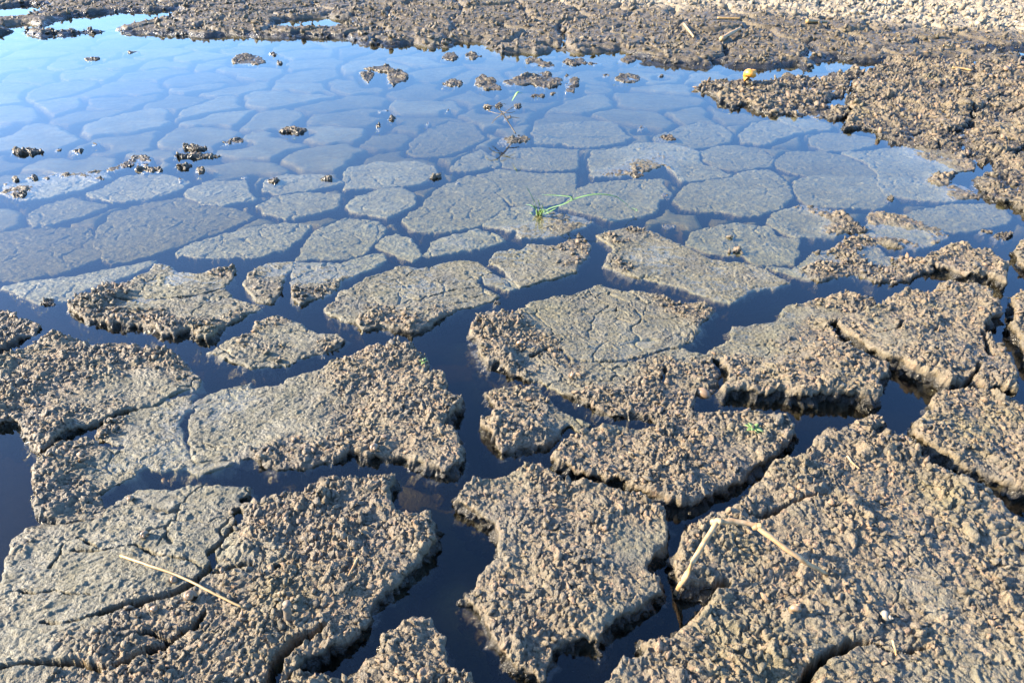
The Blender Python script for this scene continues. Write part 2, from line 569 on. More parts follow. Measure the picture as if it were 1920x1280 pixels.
# ------------------------------------------------------------------ foreground slabs (outlines traced, laid on the ground at their own height)
G_EM = 'mud slabs standing above the water'
slab('mud_slab', 'B1 -90,690 0,700 70,685 150,660 200,630 240,600 310,570 350,595 400,590 500,640 600,625 720,605 760,650 830,650 940,655 1000,690 1060,740 1145,800 1100,850 960,890 850,950 740,975 640,1000 600,1030 480,1080 350,1110 270,1170 220,1215 170,1180 130,1110 60,1050 0,1060 -90,1050',
     0.026, 0.9, 'B1 150,850 .030 1;B1 300,640 .034 1;B1 880,690 .022 1;B1 800,850 .006 .55;B1 1050,800 .004 .5;B1 560,960 .010 .6;B1 200,1120 .030 1;B1 20,960 .030 1;B1 500,700 .026 .9',
     'crumbly grey mud slab with dark rough top, cut off by the left edge', group=G_EM, bits=3200, grow=-.003)
slab('mud_slab', 'B1 -160,420 -60,430 40,455 120,475 200,500 235,510 200,550 120,590 60,625 0,650 -160,690', 0.022, 1.0, None,
     'small crumbly mud slab tip poking in from the left edge above the dark rough slab', group=G_EM, bits=3200, grow=-.003)
slab('mud_slab', 'B1 375,440 430,400 540,350 600,310 700,280 820,220 860,175 980,190 1000,215 1100,230 1200,205 1320,200 1320,260 1270,310 1290,350 1370,395 1480,430 1400,455 1350,490 1250,530 1220,580 1160,610 1100,610 1050,570 1020,580 960,600 880,590 840,555 800,540 700,530 600,520 460,500 400,470',
     0.012, 0.5, 'B1 430,440 .032 1;B1 560,380 .026 1;B1 620,480 .026 1;B1 760,520 .018 1;B1 900,560 .030 1;B1 1120,580 .032 1;B1 1330,480 .012 .8;B1 800,380 .002 .2;B1 960,260 .003 .12;B1 1150,300 .003 .12;B1 1290,220 .012 .5;B1 1000,450 .004 .35;B1 1200,430 .004 .3;B1 1400,430 .006 .4',
     'flat pale mud slab with dark raised crumbs along its front and left tip', group=G_EM, bits=3200, grow=-.003, cracks=[('B1 620,385 760,380 950,375 1060,365 1150,345 1270,310', 9, .012)])
slab('mud_slab', 'B1 1130,680 1200,650 1270,620 1400,570 1430,510 1490,490 1560,480 1650,510 1740,545 1790,570 1890,590 1930,610 1900,650 1800,680 1690,710 1600,750 1500,755 1400,765 1300,745 1240,710',
     0.007, 0.45, 'B1 1500,520 .010 .55;B1 1500,640 .007 .4;B1 1250,680 .006 .3;B1 1800,640 .010 .6;B1 1400,720 .007 .4',
     'small flat diamond shaped mud slab alone in dark water, left of the centre channel', group=G_EM, bits=3200, grow=-.003, depth=.07)
slab('mud_slab', 'B1 1080,940 1150,880 1250,850 1400,820 1410,850 1560,850 1600,810 1700,790 1820,730 1905,700 B2 60,690 150,635 200,640 250,665 310,630 350,660 400,650 430,690 490,740 470,800 550,800 600,840 610,880 650,930 680,960 680,1000 620,1050 600,1090 660,1140 680,1230 670,1300 600,1345 F 835,885 790,870 740,855 690,850 660,840 640,850 600,860 560,868 520,870 500,862 480,850 440,852 400,855 368,856 356,832 345,815 342,795 347,775 365,758',
     0.020, 0.6, 'F 430,735 .002 .25;F 560,730 .004 .25;F 480,790 .004 .2;F 400,830 .005 .3;F 600,800 .010 .4;F 520,760 .003 .15;F 660,690 .030 1;F 760,670 .036 1;F 740,760 .032 1;F 830,745 .036 1;F 820,850 .036 1;F 700,830 .026 1;F 590,850 .018 .9;F 520,855 .014 .9;F 650,770 .012 .6;F 620,730 .012 .5',
     'large mud slab, smooth left half and crumbly right half, left of the centre channel', group=G_EM, bits=3200, grow=-.003, undercut=.12)
slab('mud_slab', 'B1 575,1150 600,1110 610,1090 640,1080 720,1050 800,1000 900,970 1000,930 1060,925 1070,980 1010,1030 990,1090 1015,1170 1050,1240 1050,1290 900,1310 780,1290 700,1230 740,1205 680,1190',
     0.003, 0.3, 'B1 640,1110 .012 .8;B1 850,1050 .002 .2;B1 960,1200 .002 .3;B1 700,1170 .004 .4',
     'thin smooth mud slab lying level with the water beside the large half crumbly slab', group=G_EM, bits=3200, grow=.006, depth=.06)
slab('mud_slab', 'C1 195,90 240,40 280,0 350,-45 B1 440,1190 480,1180 560,1205 640,1215 700,1225 780,1290 900,1310 1050,1300 1120,1330 1280,1285 C1 900,5 820,40 760,70 740,110 640,150 560,185 520,200 560,320 480,340 380,345 220,320 200,290 230,210',
     0.014, 0.7, 'C1 270,70 .030 1;C1 270,260 .028 1;C1 400,150 .018 .9;C1 400,20 .026 1;C1 600,80 .003 .25;C1 800,10 .002 .2;C1 480,300 .012 .7;B1 1000,1300 .002 .25',
     'narrow mud slab with a crumbly knob at its left end', group=G_EM, bits=3200, grow=.006)
slab('mud_slab', 'C1 -150,780 -30,760 0,600 10,560 60,440 120,390 220,355 400,360 560,330 600,260 660,200 750,150 850,150 950,170 1050,150 1150,150 1280,140 1390,150 1420,200 1350,230 1450,240 1560,210 1700,200 1760,160 1810,120 1870,140 C2 0,140 60,125 120,150 200,130 300,140 270,200 300,290 380,310 490,340 500,420 530,490 480,560 420,620 350,700 280,770 180,850 160,930 100,990 20,1060 C1 1850,1100 1700,1140 1660,1240 1500,1290 1450,1380 -150,1400',
     0.026, 0.75, 'C1 1050,330 .010 .12;C1 900,420 .010 .1;C1 1150,450 .012 .15;C1 800,250 .012 .35;C1 200,560 .016 .2;C1 300,700 .018 .2;C1 120,680 .018 .15;C1 500,700 .019 .3;C1 600,600 .020 .3;C1 100,860 .020 .25;C1 300,880 .022 .35;C1 500,900 .022 .4;C1 900,620 .018 .3;C1 80,1020 .026 .12;C1 250,1060 .026 .3;C1 400,1050 .028 .7;C1 150,480 .020 .7;C1 1500,400 .030 1;C1 1800,300 .036 1;C1 1350,600 .024 .7;C1 1200,850 .028 1;C1 1600,800 .032 1;C1 1000,1200 .032 1;C1 600,1050 .03 .9;C1 500,1260 .03 1;C1 1300,1150 .034 1;C2 300,420 .040 1;C2 150,700 .040 1;C2 60,950 .034 1;C1 700,900 .024 .8;C1 1350,200 .014 .6',
     'big cracked mud slab with a pale straw on it, filling the bottom left', group=G_EM, bits=3200, grow=-.003, undercut=.15,
     cracks=[('C1 1320,290 1335,350 1250,440 1170,520 1190,590 1130,660 1060,720 960,770 800,820 640,850 565,880', 11, .05),
             ('C1 400,520 550,525 660,500 750,490 850,540 950,560 1050,575', 5.5, .03),
             ('C1 0,760 90,745 180,765 300,745 380,775 480,775 555,795', 4, .03),
             ('C1 340,490 320,550 270,610', 4, .02),
             ('C1 1190,640 1300,630 1400,610', 9, .035), ('C1 1540,640 1600,620 1670,640', 6, .03),
             ('C1 -60,1230 0,1195 150,1160 420,1165 560,1190 720,1150 940,1060 1080,970 1140,880', 10, .07),
             ('C1 740,1000 830,980 950,1050', 5, .03), ('C1 230,930 330,940 450,915 560,880', 3.5, .02),
             ('C1 1500,1300 1560,1150 1650,1060 1800,985', 15, .09), ('C1 420,450 640,560', 2, .01)])
slab('mud_slab', 'C1 1560,1270 1590,1250 1650,1200 1750,1210 1830,1190 C2 20,1190 90,1140 200,1100 220,1010 300,960 380,890 440,880 500,910 540,960 560,1010 590,1080 580,1150 650,1200 740,1210 760,1260 820,1300 880,1400 C1 1560,1420',
     0.040, 1.0, None, 'pointed crumbly mud slab rising at the bottom edge between two dark channels', group=G_EM, bits=3200, grow=-.003)
slab('mud_slab', 'C2 650,160 720,95 790,125 900,90 960,40 1080,20 1180,60 1280,120 1400,120 1500,170 1600,200 1720,220 1830,290 1860,400 1840,480 1780,520 1750,600 1830,680 1820,760 1720,820 1650,880 1560,920 1480,980 1440,1040 1350,1010 1250,1010 1200,1060 1190,1190 1180,1250 1100,1260 1020,1200 960,1170 860,1060 830,970 790,900 740,820 650,760 700,690 760,620 860,540 860,440 830,370 760,310 690,280 640,240',
     0.044, 1.0, 'C2 720,180 .044 1;C2 1100,400 .046 1;C2 1600,300 .046 1;C2 1700,500 .044 .4;C2 1300,800 .044 1;C2 900,800 .034 1;C2 950,450 .036 .6;C2 1500,900 .044 .5;C2 1000,1050 .034 1;C2 1720,720 .04 .7;C2 900,1000 .03 1',
     'tall hourglass shaped mud slab covered in crumbs, right of the centre channel at the bottom', group=G_EM, bits=3200, grow=-.007, undercut=.15)
slab('mud_slab', 'F 1030,845 1060,815 1110,790 1150,785 1200,790 1250,780 1300,765 1350,760 1420,765 1490,775 1500,800 1480,830 1440,860 1400,890 1360,910 1310,940 1260,935 1210,915 1170,900 1120,885 1070,870 1035,855',
     0.042, 1.0, None, 'crumbly mud slab with a small green seedling growing on its top', group=G_EM, bits=3200, grow=-.007, undercut=.12)
slab('mud_slab', 'B2 790,880 850,840 920,860 1000,845 1100,860 1170,920 1240,980 1290,1010 1370,1040 1390,1060 1330,1100 1280,1080 1210,1150 1150,1180 1080,1190 960,1200 890,1250 840,1170 770,1090 830,1030 860,970',
     0.022, 1.0, 'B2 900,900 .018 1;B2 1000,1080 .028 1;B2 1320,1060 .008 .4;B2 1120,980 .012 .8;B2 880,1150 .030 1', 'small lumpy mud slab wedged between the centre channel and the wide flat slab', group=G_EM, bits=3200, grow=-.003)
slab('mud_slab', 'B2 710,590 740,510 800,460 910,460 935,500 970,470 1050,400 1180,365 1300,350 1430,300 1560,330 1700,350 1800,360 1905,400 B3 60,405 130,420 185,445 130,500 110,560 70,600 0,625 -20,650 60,680 150,700 190,730 210,810 190,870 150,900 90,895 F 1300,793 1240,790 1190,778 1150,778 1115,765 B2 1330,960 1240,925 1170,880 1100,835 1010,830 940,795 900,770 860,750 820,760 760,700 750,630',
     0.008, 0.4, 'B2 760,560 .024 1;B2 840,520 .026 1;B2 900,720 .030 1;B2 800,650 .028 1;B2 980,640 .014 .9;B2 1050,720 .006 .6;B2 1200,500 .004 .2;B2 1500,420 .005 .22;B2 1750,520 .004 .22;B2 1400,620 .004 .2;B2 1700,620 .004 .2;B2 1500,820 .005 .25;B2 1250,860 .004 .4;B2 1450,960 .018 1;B2 1650,1000 .020 1;B2 1850,980 .024 1;B2 1850,850 .016 .8;B3 130,800 .024 1;B3 140,450 .016 .9;B3 60,700 .010 .6;B2 1870,620 .005 .3;B2 1150,960 .006 .6',
     'widest flat mud slab right of the centre channel, with a crumbly left corner', group=G_EM, bits=3200, grow=-.003, depth=.07,
     cracks=[('B2 1060,705 1100,690 1150,660 1230,670 1280,720 1400,730 1550,730 1700,700 1820,660 1920,655', 10, .016), ('B2 1790,850 1810,780', 6, .03),
             ('B2 1350,380 1430,400 1480,420', 3, .01), ('B2 1540,430 1530,455', 4, .01), ('B2 1540,490 1620,520', 4, .01), ('B2 1240,665 1265,720 1290,745', 5, .012)])
slab('mud_slab', 'B3 170,620 200,600 260,560 280,490 400,475 520,470 560,390 660,370 830,340 960,320 1050,330 1090,370 1060,420 930,470 850,490 820,520 930,630 1050,690 1160,750 1140,830 1110,880 1090,925 1010,930 900,910 770,905 680,915 560,900 450,890 350,880 240,890 210,860 250,800 230,720 140,660',
     0.036, 0.9, 'B3 350,520 .004 .3;B3 600,440 .004 .3;B3 400,620 .008 .4;B3 230,640 .005 .4;B3 750,440 .012 .5;B3 1000,360 .026 1;B3 650,560 .022 .7;B3 850,700 .046 1;B3 600,800 .050 1;B3 300,820 .038 1;B3 1080,780 .052 1;B3 700,900 .052 1;B3 1000,900 .052 1;B3 350,720 .026 .8;B3 780,480 .020 .9',
     'wedge of mud with a tall dark front wall, sloping back smooth into the water', group=G_EM, bits=3200, grow=-.003, undercut=.2)
slab('mud_slab', 'B3 1140,370 1250,320 1380,340 1430,290 1500,260 1600,280 1700,320 1760,380 1780,450 1700,510 1680,560 1740,600 1830,650 1850,690 1880,760 1900,800 1870,880 1800,870 1690,850 1640,830 1500,850 1400,790 1290,760 1230,710 1160,690 1050,640 980,580 900,520 860,485 960,440 1060,410 1130,400',
     0.050, 1.0, 'B3 1500,300 .050 .9;B3 1150,460 .044 .9;B3 1000,500 .040 .8;B3 1300,600 .052 .8;B3 1600,450 .054 .9;B3 1500,750 .054 1;B3 1750,750 .054 1',
     'thick lumpy mud slab right of the dark walled wedge, split by a deep crack', group=G_EM, bits=3200, grow=-.003, undercut=.2, cracks=[('B3 1100,560 1210,550 1230,500', 5, .03), ('B3 1380,560 1430,540', 5, .03), ('B3 1680,570 1720,680 1850,700', 12, .05), ('B3 1560,860 1640,800 1660,740', 9, .05)])
slab('mud_slab', 'F 1713,803 1720,773 1750,763 1747,739 1764,726 1804,729 1851,732 1885,742 1920,749 2060,775 2120,860 2120,1000 1990,940 1920,905 1870,885 1817,868 1780,850 1740,825',
     0.046, 1.0, None, 'crumbly mud slab cut off by the right edge, beyond a black crack', group=G_EM, bits=3200, grow=-.003, undercut=.15)
slab('mud_slab', 'C2 1480,1190 1560,1100 1650,1090 1700,1060 1660,990 1720,1010 1830,990 1905,930 C3 60,860 130,800 190,740 150,690 60,700 0,720 -40,680 -70,600 -40,500 10,420 80,330 150,290 230,290 300,240 370,160 450,100 500,40 560,10 B3 640,1270 700,1190 760,1110 830,1090 910,1080 940,1050 1050,1000 1140,1010 1130,1050 1060,1090 1120,1110 1180,1110 1270,1160 1320,1220 1400,1290 C3 1480,50 1600,110 1740,180 1800,250 1880,330 1960,330 2250,420 2300,1450 C2 1420,1450',
     0.056, 1.0, 'C3 300,600 .056 1;C3 1000,300 .060 .9;C3 1000,800 .058 .9;C3 1400,1150 .056 .6;C3 300,1100 .056 1;B3 1050,1030 .05 1;B3 900,1200 .062 1;C3 1700,600 .06 .9;C3 900,1200 .056 .6;C3 600,700 .058 .9',
     'huge crumbly mud slab with a bent dry twig on it, filling the bottom right', group=G_EM, bits=3200, grow=-.007, undercut=.15, cell=.0145,
     cracks=[('C3 640,1330 720,1190 800,1120 900,1075 940,1045', 15, .10), ('C3 940,1045 1060,1040 1200,1100 1380,1080', 7, .035), ('C3 420,345 560,290 700,250 800,230', 9, .07), ('C3 1640,215 1780,235 1905,300', 11, .05),
             ('C3 -30,900 60,840 160,760 240,690', 19, .10)])
slab('mud_slab', 'B3 1350,150 1400,110 1480,80 1580,60 1620,100 1700,110 1800,140 1820,180 1800,270 1700,240 1600,230 1500,190 1420,170', 0.046, 1.0, None,
     'small block of mud with steep walls standing alone in blue water near the right edge', group=G_EM, bits=3200, grow=-.003, undercut=.1)
slab('mud_slab', 'B3 430,190 520,190 620,210 660,150 760,100 820,90 900,40 1000,50 1100,70 1140,130 1290,150 1420,200 1400,240 1290,270 1200,290 1080,290 960,240 870,265 760,290 660,250 560,220',
     0.006, 0.75, 'B3 760,220 .012 1;B3 960,70 .010 1;B3 860,160 .004 .8;B3 560,200 -.004 .3;B3 1220,240 .018 1;B3 1100,180 .004 .8;B3 1380,215 .018 1;B3 640,170 -.006 .3;B3 1200,150 .004 .9;B3 1020,230 .008 .9',
     'half drowned mud slab with rough patches showing, behind the dark walled wedge', group=G_EM, bits=3200, grow=-.003, depth=.07)
slab('mud_slab', 'B3 1860,100 1905,50 2050,20 2150,150 1980,230 1900,170 1870,140', 0.04, 1.0, None, 'mud lump at the right edge beside the small steep walled block', group=G_EM, bits=3200, grow=-.003)
slab('mud_slab', 'B3 1840,370 1905,330 2050,310 2200,400 2200,800 2050,760 1940,700 1905,610 1840,520 1860,440', 0.05, 1.0, None,
     'mud slab at the right edge behind the thick lumpy slab', group=G_EM, bits=3200, grow=-.003)

# ------------------------------------------------------------------ flat slabs just awash
G_AW = 'flat mud slabs lying awash'
AW = [
 ('B2 0,350 90,310 180,260 330,200 450,215 600,185 700,170 770,185 840,235 770,250 740,290 860,370 760,420 640,440 520,500 480,540 400,560 340,560 220,540 130,550 90,510 0,500 -80,440 -30,400', .005, .3,
  'B2 200,520 .018 .95;B2 400,540 .020 .95;B2 0,470 .008 .5;B2 480,500 .008 .5;B2 400,300 .003 .16;B2 700,220 .003 .16;B2 650,380 .005 .16;B2 250,400 .004 .2;B2 120,460 .006 .5',
  'flat cracked mud slab with a crumbly pale front lip, above the centre channel bend', [('B2 360,375 440,395 520,405 640,410 700,400', 5, .012), ('B2 500,375 580,345 640,335 760,320', 5, .012), ('B2 440,395 480,370', 5, .01)]),
 ('B2 780,265 830,240 900,270 960,290 990,320 940,335 860,310 800,300', .001, .2, None, 'sliver of flat mud squeezed between the lipped slab and the heart shaped slab', ()),
 ('B2 830,175 880,120 960,110 1000,120 1040,80 1200,95 1300,60 1360,55 1385,100 1370,140 1310,190 1300,230 1200,270 1100,290 1000,320 970,285 900,210', .003, .25, 'B2 1340,70 .008 .6;B2 1280,220 .008 .5;B2 1100,180 .003 .2;B2 950,150 .002 .15', 'heart shaped flat mud slab just right of the picture centre line, dry on top', ()),
 ('B2 1440,40 1560,0 1650,0 1780,30 1850,80 1905,100 B3 100,150 200,185 340,190 400,200 480,240 590,300 500,320 400,330 330,370 270,400 200,390 100,360 0,320 B2 1750,290 1620,260 1530,230 1480,200 1490,150 1520,110', .001, .25, 'B2 1560,20 .006 .5;B2 1500,210 .008 .6;B2 1700,150 .001 .2;B3 200,280 .002 .25;B3 500,290 .003 .3', 'long flat mud slab tapering to the right, across the channel from the heart shaped one', ()),
 ('B3 20,80 60,20 300,-40 470,-10 520,40 640,60 640,130 620,190 500,190 420,190 330,150 150,130', -.005, .35, None, 'bluish drowned mud slab left of the half drowned rough one', ()),
 ('B1 1370,310 1430,220 1500,190 1630,185 1590,270 1570,340 1520,410 1440,400 1390,350', .001, .3, 'B1 1410,320 .010 .7;B1 1520,390 .006 .6;B1 1520,250 .000 .2', 'small flat mud slab left of a straight notch, behind the diamond shaped slab', ()),
 ('B1 1650,185 1780,190 1905,190 B2 100,150 230,130 240,165 160,210 70,260 0,285 B1 1890,310 1840,360 1760,395 1680,420 1645,400 1630,290', .000, .25, 'B1 1680,400 .010 .8;B1 1850,330 .004 .4;B1 1780,250 .000 .2;B2 150,180 -.003 .2', 'flat mud slab right of a straight notch, reaching toward the round plate', ()),
 ('B1 30,320 150,290 420,260 600,220 870,170 840,200 700,260 560,310 480,330 360,400 220,415 150,380', -.004, .2, None, 'drowned mud slab behind the slab with dark raised crumbs, at left', ()),
 ('B2 450,145 490,120 500,70 600,40 750,0 830,20 900,60 800,95 680,115 560,140', -.002, .2, None, 'flat leaf shaped mud slab above the lipped cracked slab', ()),
 ('B2 190,90 230,50 310,30 390,60 430,110 440,150 400,170 330,150 240,110', -.004, .2, None, 'small rounded drowned mud plate between leaf shaped slab and notch slabs', ()),
 ('F 560,485 575,460 592,432 650,410 700,415 722,430 712,442 690,460 682,478 640,483', -.006, .2, None, 'drowned mud plate left of the small rounded plate', ()),
 ('B1 1000,130 1080,80 1250,30 1480,-20 1600,-30 1720,-20 1670,50 1590,105 1430,150 1150,155', -.006, .2, None, 'long drowned mud plate above the slab with dark raised crumbs', ()),
 ('F 185,450 195,425 215,400 270,383 336,373 400,380 440,395 470,405 440,420 380,440 330,460 270,480 215,490 195,470', -.016, .15, None, 'big murky drowned mud plate in the left half, right of the darkest murky one', ()),
 ('F -60,520 -60,445 0,440 60,428 160,430 180,455 188,480 120,505 40,522', -.020, .15, None, 'murky drowned mud plate touching the left edge above the crumbly slab tip', ()),
 ('A2 815,1250 900,1200 950,1165 1050,1160 1200,1200 1350,1230 1390,1245 F 1080,428 1045,442 980,445 976,440 985,432 950,430', -.003, .25, 'F 1000,440 .003 .35;F 1090,415 .004 .5;F 960,405 -.005 .2', 'flat mud slab in whose back edge the green grass tuft grows', ()),
 ('A2 360,1230 480,1130 530,1070 600,1030 720,985 800,1000 870,1050 840,1075 930,1160 910,1220 800,1240 700,1270 560,1290 420,1280', -.007, .25, None, 'broad drowned mud plate left of the green grass tuft', ()),
 ('A2 780,975 900,950 1100,975 1295,965 1285,1080 1180,1140 1000,1150 920,1110 890,1070 860,1030', -.008, .2, None, 'drowned mud plate behind the green grass tuft', ()),
 ('A2 900,870 960,835 1100,825 1310,840 1305,940 1150,945 1000,935 910,925', -.009, .2, None, 'brick shaped drowned mud plate, second behind the green grass tuft', ()),
 ('A2 1350,1050 1400,1025 1600,1010 1780,1005 1790,1040 1830,1080 1770,1110 1730,1180 1620,1210 1520,1230 1440,1200 1300,1170 1240,1150 1290,1110 1330,1080', -.006, .3, None, 'drowned mud plate under the long bent grass blade', ()),
 ('A2 1400,880 1420,850 1540,840 1680,800 1800,800 1905,830 A3 80,850 80,920 180,940 240,980 150,1000 0,1010 -50,960 -100,930 A2 1700,970 1560,990 1420,990 1395,950', -.008, .3, 'A2 1700,950 .003 .4;A2 1660,975 .006 .8;A2 1450,900 -.008 .2;A3 100,960 -.007 .25', 'drowned mud plate with a pale dry rim poking out, behind the long bent blade', ()),
 ('A2 30,960 60,940 200,910 350,905 460,910 510,940 530,985 430,1020 300,1035 120,1045 40,1040', -.005, .25, None, 'pale drowned mud plate, upper one of the pair left of the centre', ()),
 ('A2 40,1150 100,1100 230,1055 330,1050 395,1080 385,1140 330,1170 250,1205 150,1190 60,1170', -.004, .2, None, 'pale drowned mud plate, lower one of the pair left of the centre', ()),
 ('A1 1490,1010 1600,980 1750,980 1870,1000 1890,1020 1700,1060 1560,1075 1480,1060', -.006, .3, None, 'drowned mud plate with dark crumbs at its back corners', ()),
 ('A1 1440,1150 1550,1100 1720,1080 1880,1090 1870,1150 1750,1190 1600,1210 1500,1180', -.008, .2, None, 'drowned mud plate in front of the one with dark crumbs at its back corners', ()),
 ('A1 500,1080 600,1040 720,980 900,970 1050,1020 950,1070 800,1110 640,1115 560,1100', -.007, .2, None, 'drowned oval mud plate below the long dark mud islet at left', ()),
 ('A1 1045,1070 1150,1020 1360,1010 1370,1080 1410,1110 1250,1140 1130,1130 1080,1100', -.007, .2, None, 'drowned four sided mud plate right of the oval one', ()),
 ('A1 190,1190 250,1150 400,1110 570,1150 450,1200 320,1240 200,1260 180,1220', -.014, .15, None, 'dim drowned mud plate left of the big murky one', ()),
 ('A3 520,900 600,855 780,845 900,880 960,900 1050,940 1060,980 900,1000 750,985 600,960 540,935', -.012, .2, None, 'bluish drowned mud plate left of the thin muddy spit', ()),
 ('A3 905,855 1100,840 1250,830 1450,860 1560,885 1610,930 1600,960 1540,970 1480,990 1455,1030 1560,1060 1690,1112 1500,1125 1300,1110 1150,1090 1110,1040 1100,960 1020,900', -.008, .3,
  'A3 1540,890 .006 .9;A3 1590,945 .016 1;A3 1500,1010 .014 1;A3 1560,1050 .010 1;A3 1670,1105 .004 .8;A3 1450,870 .004 .7;A3 1250,960 -.009 .2;A3 1350,1080 -.007 .25;A3 1100,860 -.008 .2;A3 1400,950 -.007 .2', 'drowned mud slab edged at right by a thin muddy spit', ()),
 ('A3 640,1060 640,1010 750,985 1050,990 1100,1030 1160,1090 1140,1130 1060,1160 850,1150 700,1140 660,1110', -.008, .25, None, 'drowned mud plate in front of the bluish one, left of the spit slab', ()),
 ('A3 0,1060 50,1030 300,990 350,960 480,955 560,1010 600,1090 540,1150 440,1190 330,1200 200,1170 0,1160 -30,1110', -.007, .25, None, 'wide drowned mud plate beyond the tip of the long bent grass blade', ()),
 ('F 1440,417 1460,400 1500,390 1550,398 1590,412 1600,430 1560,445 1490,442', -.006, .4, 'F 1580,405 .010 1;F 1500,415 -.007 .3;F 1600,428 .004 .9;F 1550,400 .002 .7', 'drowned mud plate with a dark crumbly right corner, below the wide bluish plates', ()),
 ('A3 1060,1195 1100,1200 1240,1225 1300,1250 1430,1285 B3 1450,30 1380,80 1250,100 1100,80 1000,20 1050,-30', .001, .6, 'A3 1090,1205 .010 1;A3 1240,1235 .010 1;B3 1180,85 .010 1;B3 1420,40 .008 .8;B3 1200,20 -.005 .25;B3 1330,30 -.003 .3', 'mud plate half awash with a crumbly back rim, behind the half drowned rough slab', ()),
 ('A3 1240,1210 1320,1180 1500,1150 1750,1140 1820,1200 1780,1240 1600,1280 1400,1290 1300,1250', -.009, .2, None, 'drowned mud plate beside the channel at the right edge', ()),
 ('A3 110,860 180,825 300,815 430,840 485,880 480,920 390,940 300,945 190,925 130,890', -.009, .2, None, 'drowned oval mud plate right of the plate with a pale dry rim', ()),
 ('A3 0,710 100,690 200,705 265,745 250,790 150,815 0,830 -60,820 -130,795 -150,760 -60,740', -.010, .2, None, 'drowned mud plate behind the oval one at right', ()),
 ('A3 330,750 400,690 500,670 620,690 740,720 600,745 530,770 450,800 350,790', -.008, .2, None, 'pale drowned mud plate nearest the broad muddy point', ()),
 ('A3 530,650 620,635 820,690 810,720 700,720 560,680', -.007, .2, None, 'small drowned mud plate hugging the broad muddy point', ()),
 ('A3 720,770 800,745 950,750 1080,780 1050,810 940,830 800,835 730,810', -.010, .2, None, 'drowned mud plate just off the lower edge of the right bank', ()),
 ('A2 1075,730 1100,700 1300,680 1500,680 1540,700 1560,740 1610,765 1560,790 1400,815 1280,810 1230,790 1200,800 1100,800', -.010, .2, None, 'drowned mud plate right of the withered stalk on its mud knob', ()),
 ('A2 620,945 640,920 700,870 780,840 830,880 865,890 860,920 740,945', -.008, .3, None, 'small drowned mud plate left of the brick shaped one', ()),
 ('A2 380,860 400,800 500,720 620,680 720,690 790,770 700,820 600,860 500,870', -.016, .15, None, 'murky drowned mud plate left of the withered stalk', ()),
 ('A1 20,1080 60,1020 200,1000 350,980 560,965 600,990 450,1050 250,1100 150,1110', -.004, .3, 'A1 200,990 .001 .7;A1 90,1080 .002 .8;A1 500,980 .001 .6;A1 400,1030 -.005 .2;A1 250,1060 -.005 .2', 'mud plate rimmed with a row of dark crumbs near the left edge', ()),
]
for i, (out_, z_, r_, ctl_, lab_, cr_) in enumerate(AW):
    slab('mud_slab', out_, z_ if z_ > 0 else z_ * 1.05, r_, ctl_, lab_, group=G_AW, bits=1500 if i < 12 else 0, cracks=cr_, depth=.06, W=.028, ragged=.7, grow=.007 if i < 12 else .014, undercut=.5, res=1.05 if i < 12 else 1.25, wallk=.5)

# ------------------------------------------------------------------ right bank, broken by wet cracks
G_RB = 'mud slabs of the right bank'
RB = [
 ('A3 80,480 100,462 170,460 250,450 340,440 420,450 480,460 560,420 700,430 850,400 980,380 1000,400 920,440 905,480 890,520 800,550 780,570 930,590 935,615 880,640 760,640 700,625 640,630 560,612 500,625 420,600 345,560 280,590 200,545 180,515 100,495', .034, 1, 'muddy point carrying the yellow shell, left tip of the right bank', ()),
 ('A3 955,500 1000,430 1080,370 1130,328 1200,322 1330,320 1450,318 1610,322 1625,400 1610,540 1590,610 1575,690 1460,715 1400,700 1420,750 1410,800 1300,795 1210,785 1100,720 1000,690 900,705 940,650 960,610 940,560', .046, 1, 'broad mud slab in the middle of the right bank, between two wet cracks',
  [('A3 960,565 1100,530 1220,560 1380,590 1480,640', 14, .04), ('A3 1200,750 1300,735 1400,720', 14, .03), ('A3 1100,440 1300,400 1450,470', 12, .03)]),
 ('A3 1450,740 1480,700 1590,700 1740,720 1780,770 1880,790 1870,830 1760,870 1680,885 1640,865 1570,850 1470,820', .044, 1, 'mud slab with a dark undercut front, low in the right bank', [('A3 1560,770 1700,750', 8, .02)]),
 ('A3 1640,690 1640,620 1700,570 1800,520 1905,480 2150,470 2200,810 1905,790 1800,760 1760,725', .05, 1, 'mud slab running off the right edge in the middle of the right bank', [('A3 1700,650 1800,620 1905,600', 14, .03)]),
 ('A3 1640,430 1655,330 1800,325 1905,337 2200,330 2200,460 1905,465 1780,515 1700,560 1650,605 1625,540', .052, 1, 'mud slab at the back of the right bank, below the small blue puddle', [('A3 1700,430 1850,400 2000,420', 14, .04)]),
 ('A3 1650,1000 1700,960 1750,950 1740,890 1905,840 2200,830 2200,1160 1905,1120 1800,1110 1730,1080', .046, 1, 'mud slab at the right edge across the winding blue channel from the spit', ()),
 ('A3 1820,1115 1905,1135 2200,1180 2200,1230 1960,1200 1880,1160', .02, .8, 'low mud ledge at the right edge below the bank slab', ()),
]
for out_, z_, r_, lab_, cr_ in RB:
    slab('mud_slab', out_, z_ * .60, r_, None, lab_, group=G_RB, cracks=cr_, depth=.06, W=.05, cell=.019, res=.95, ragged=2.1, grow=.004, hum=.022, soak=.4, bits=900)

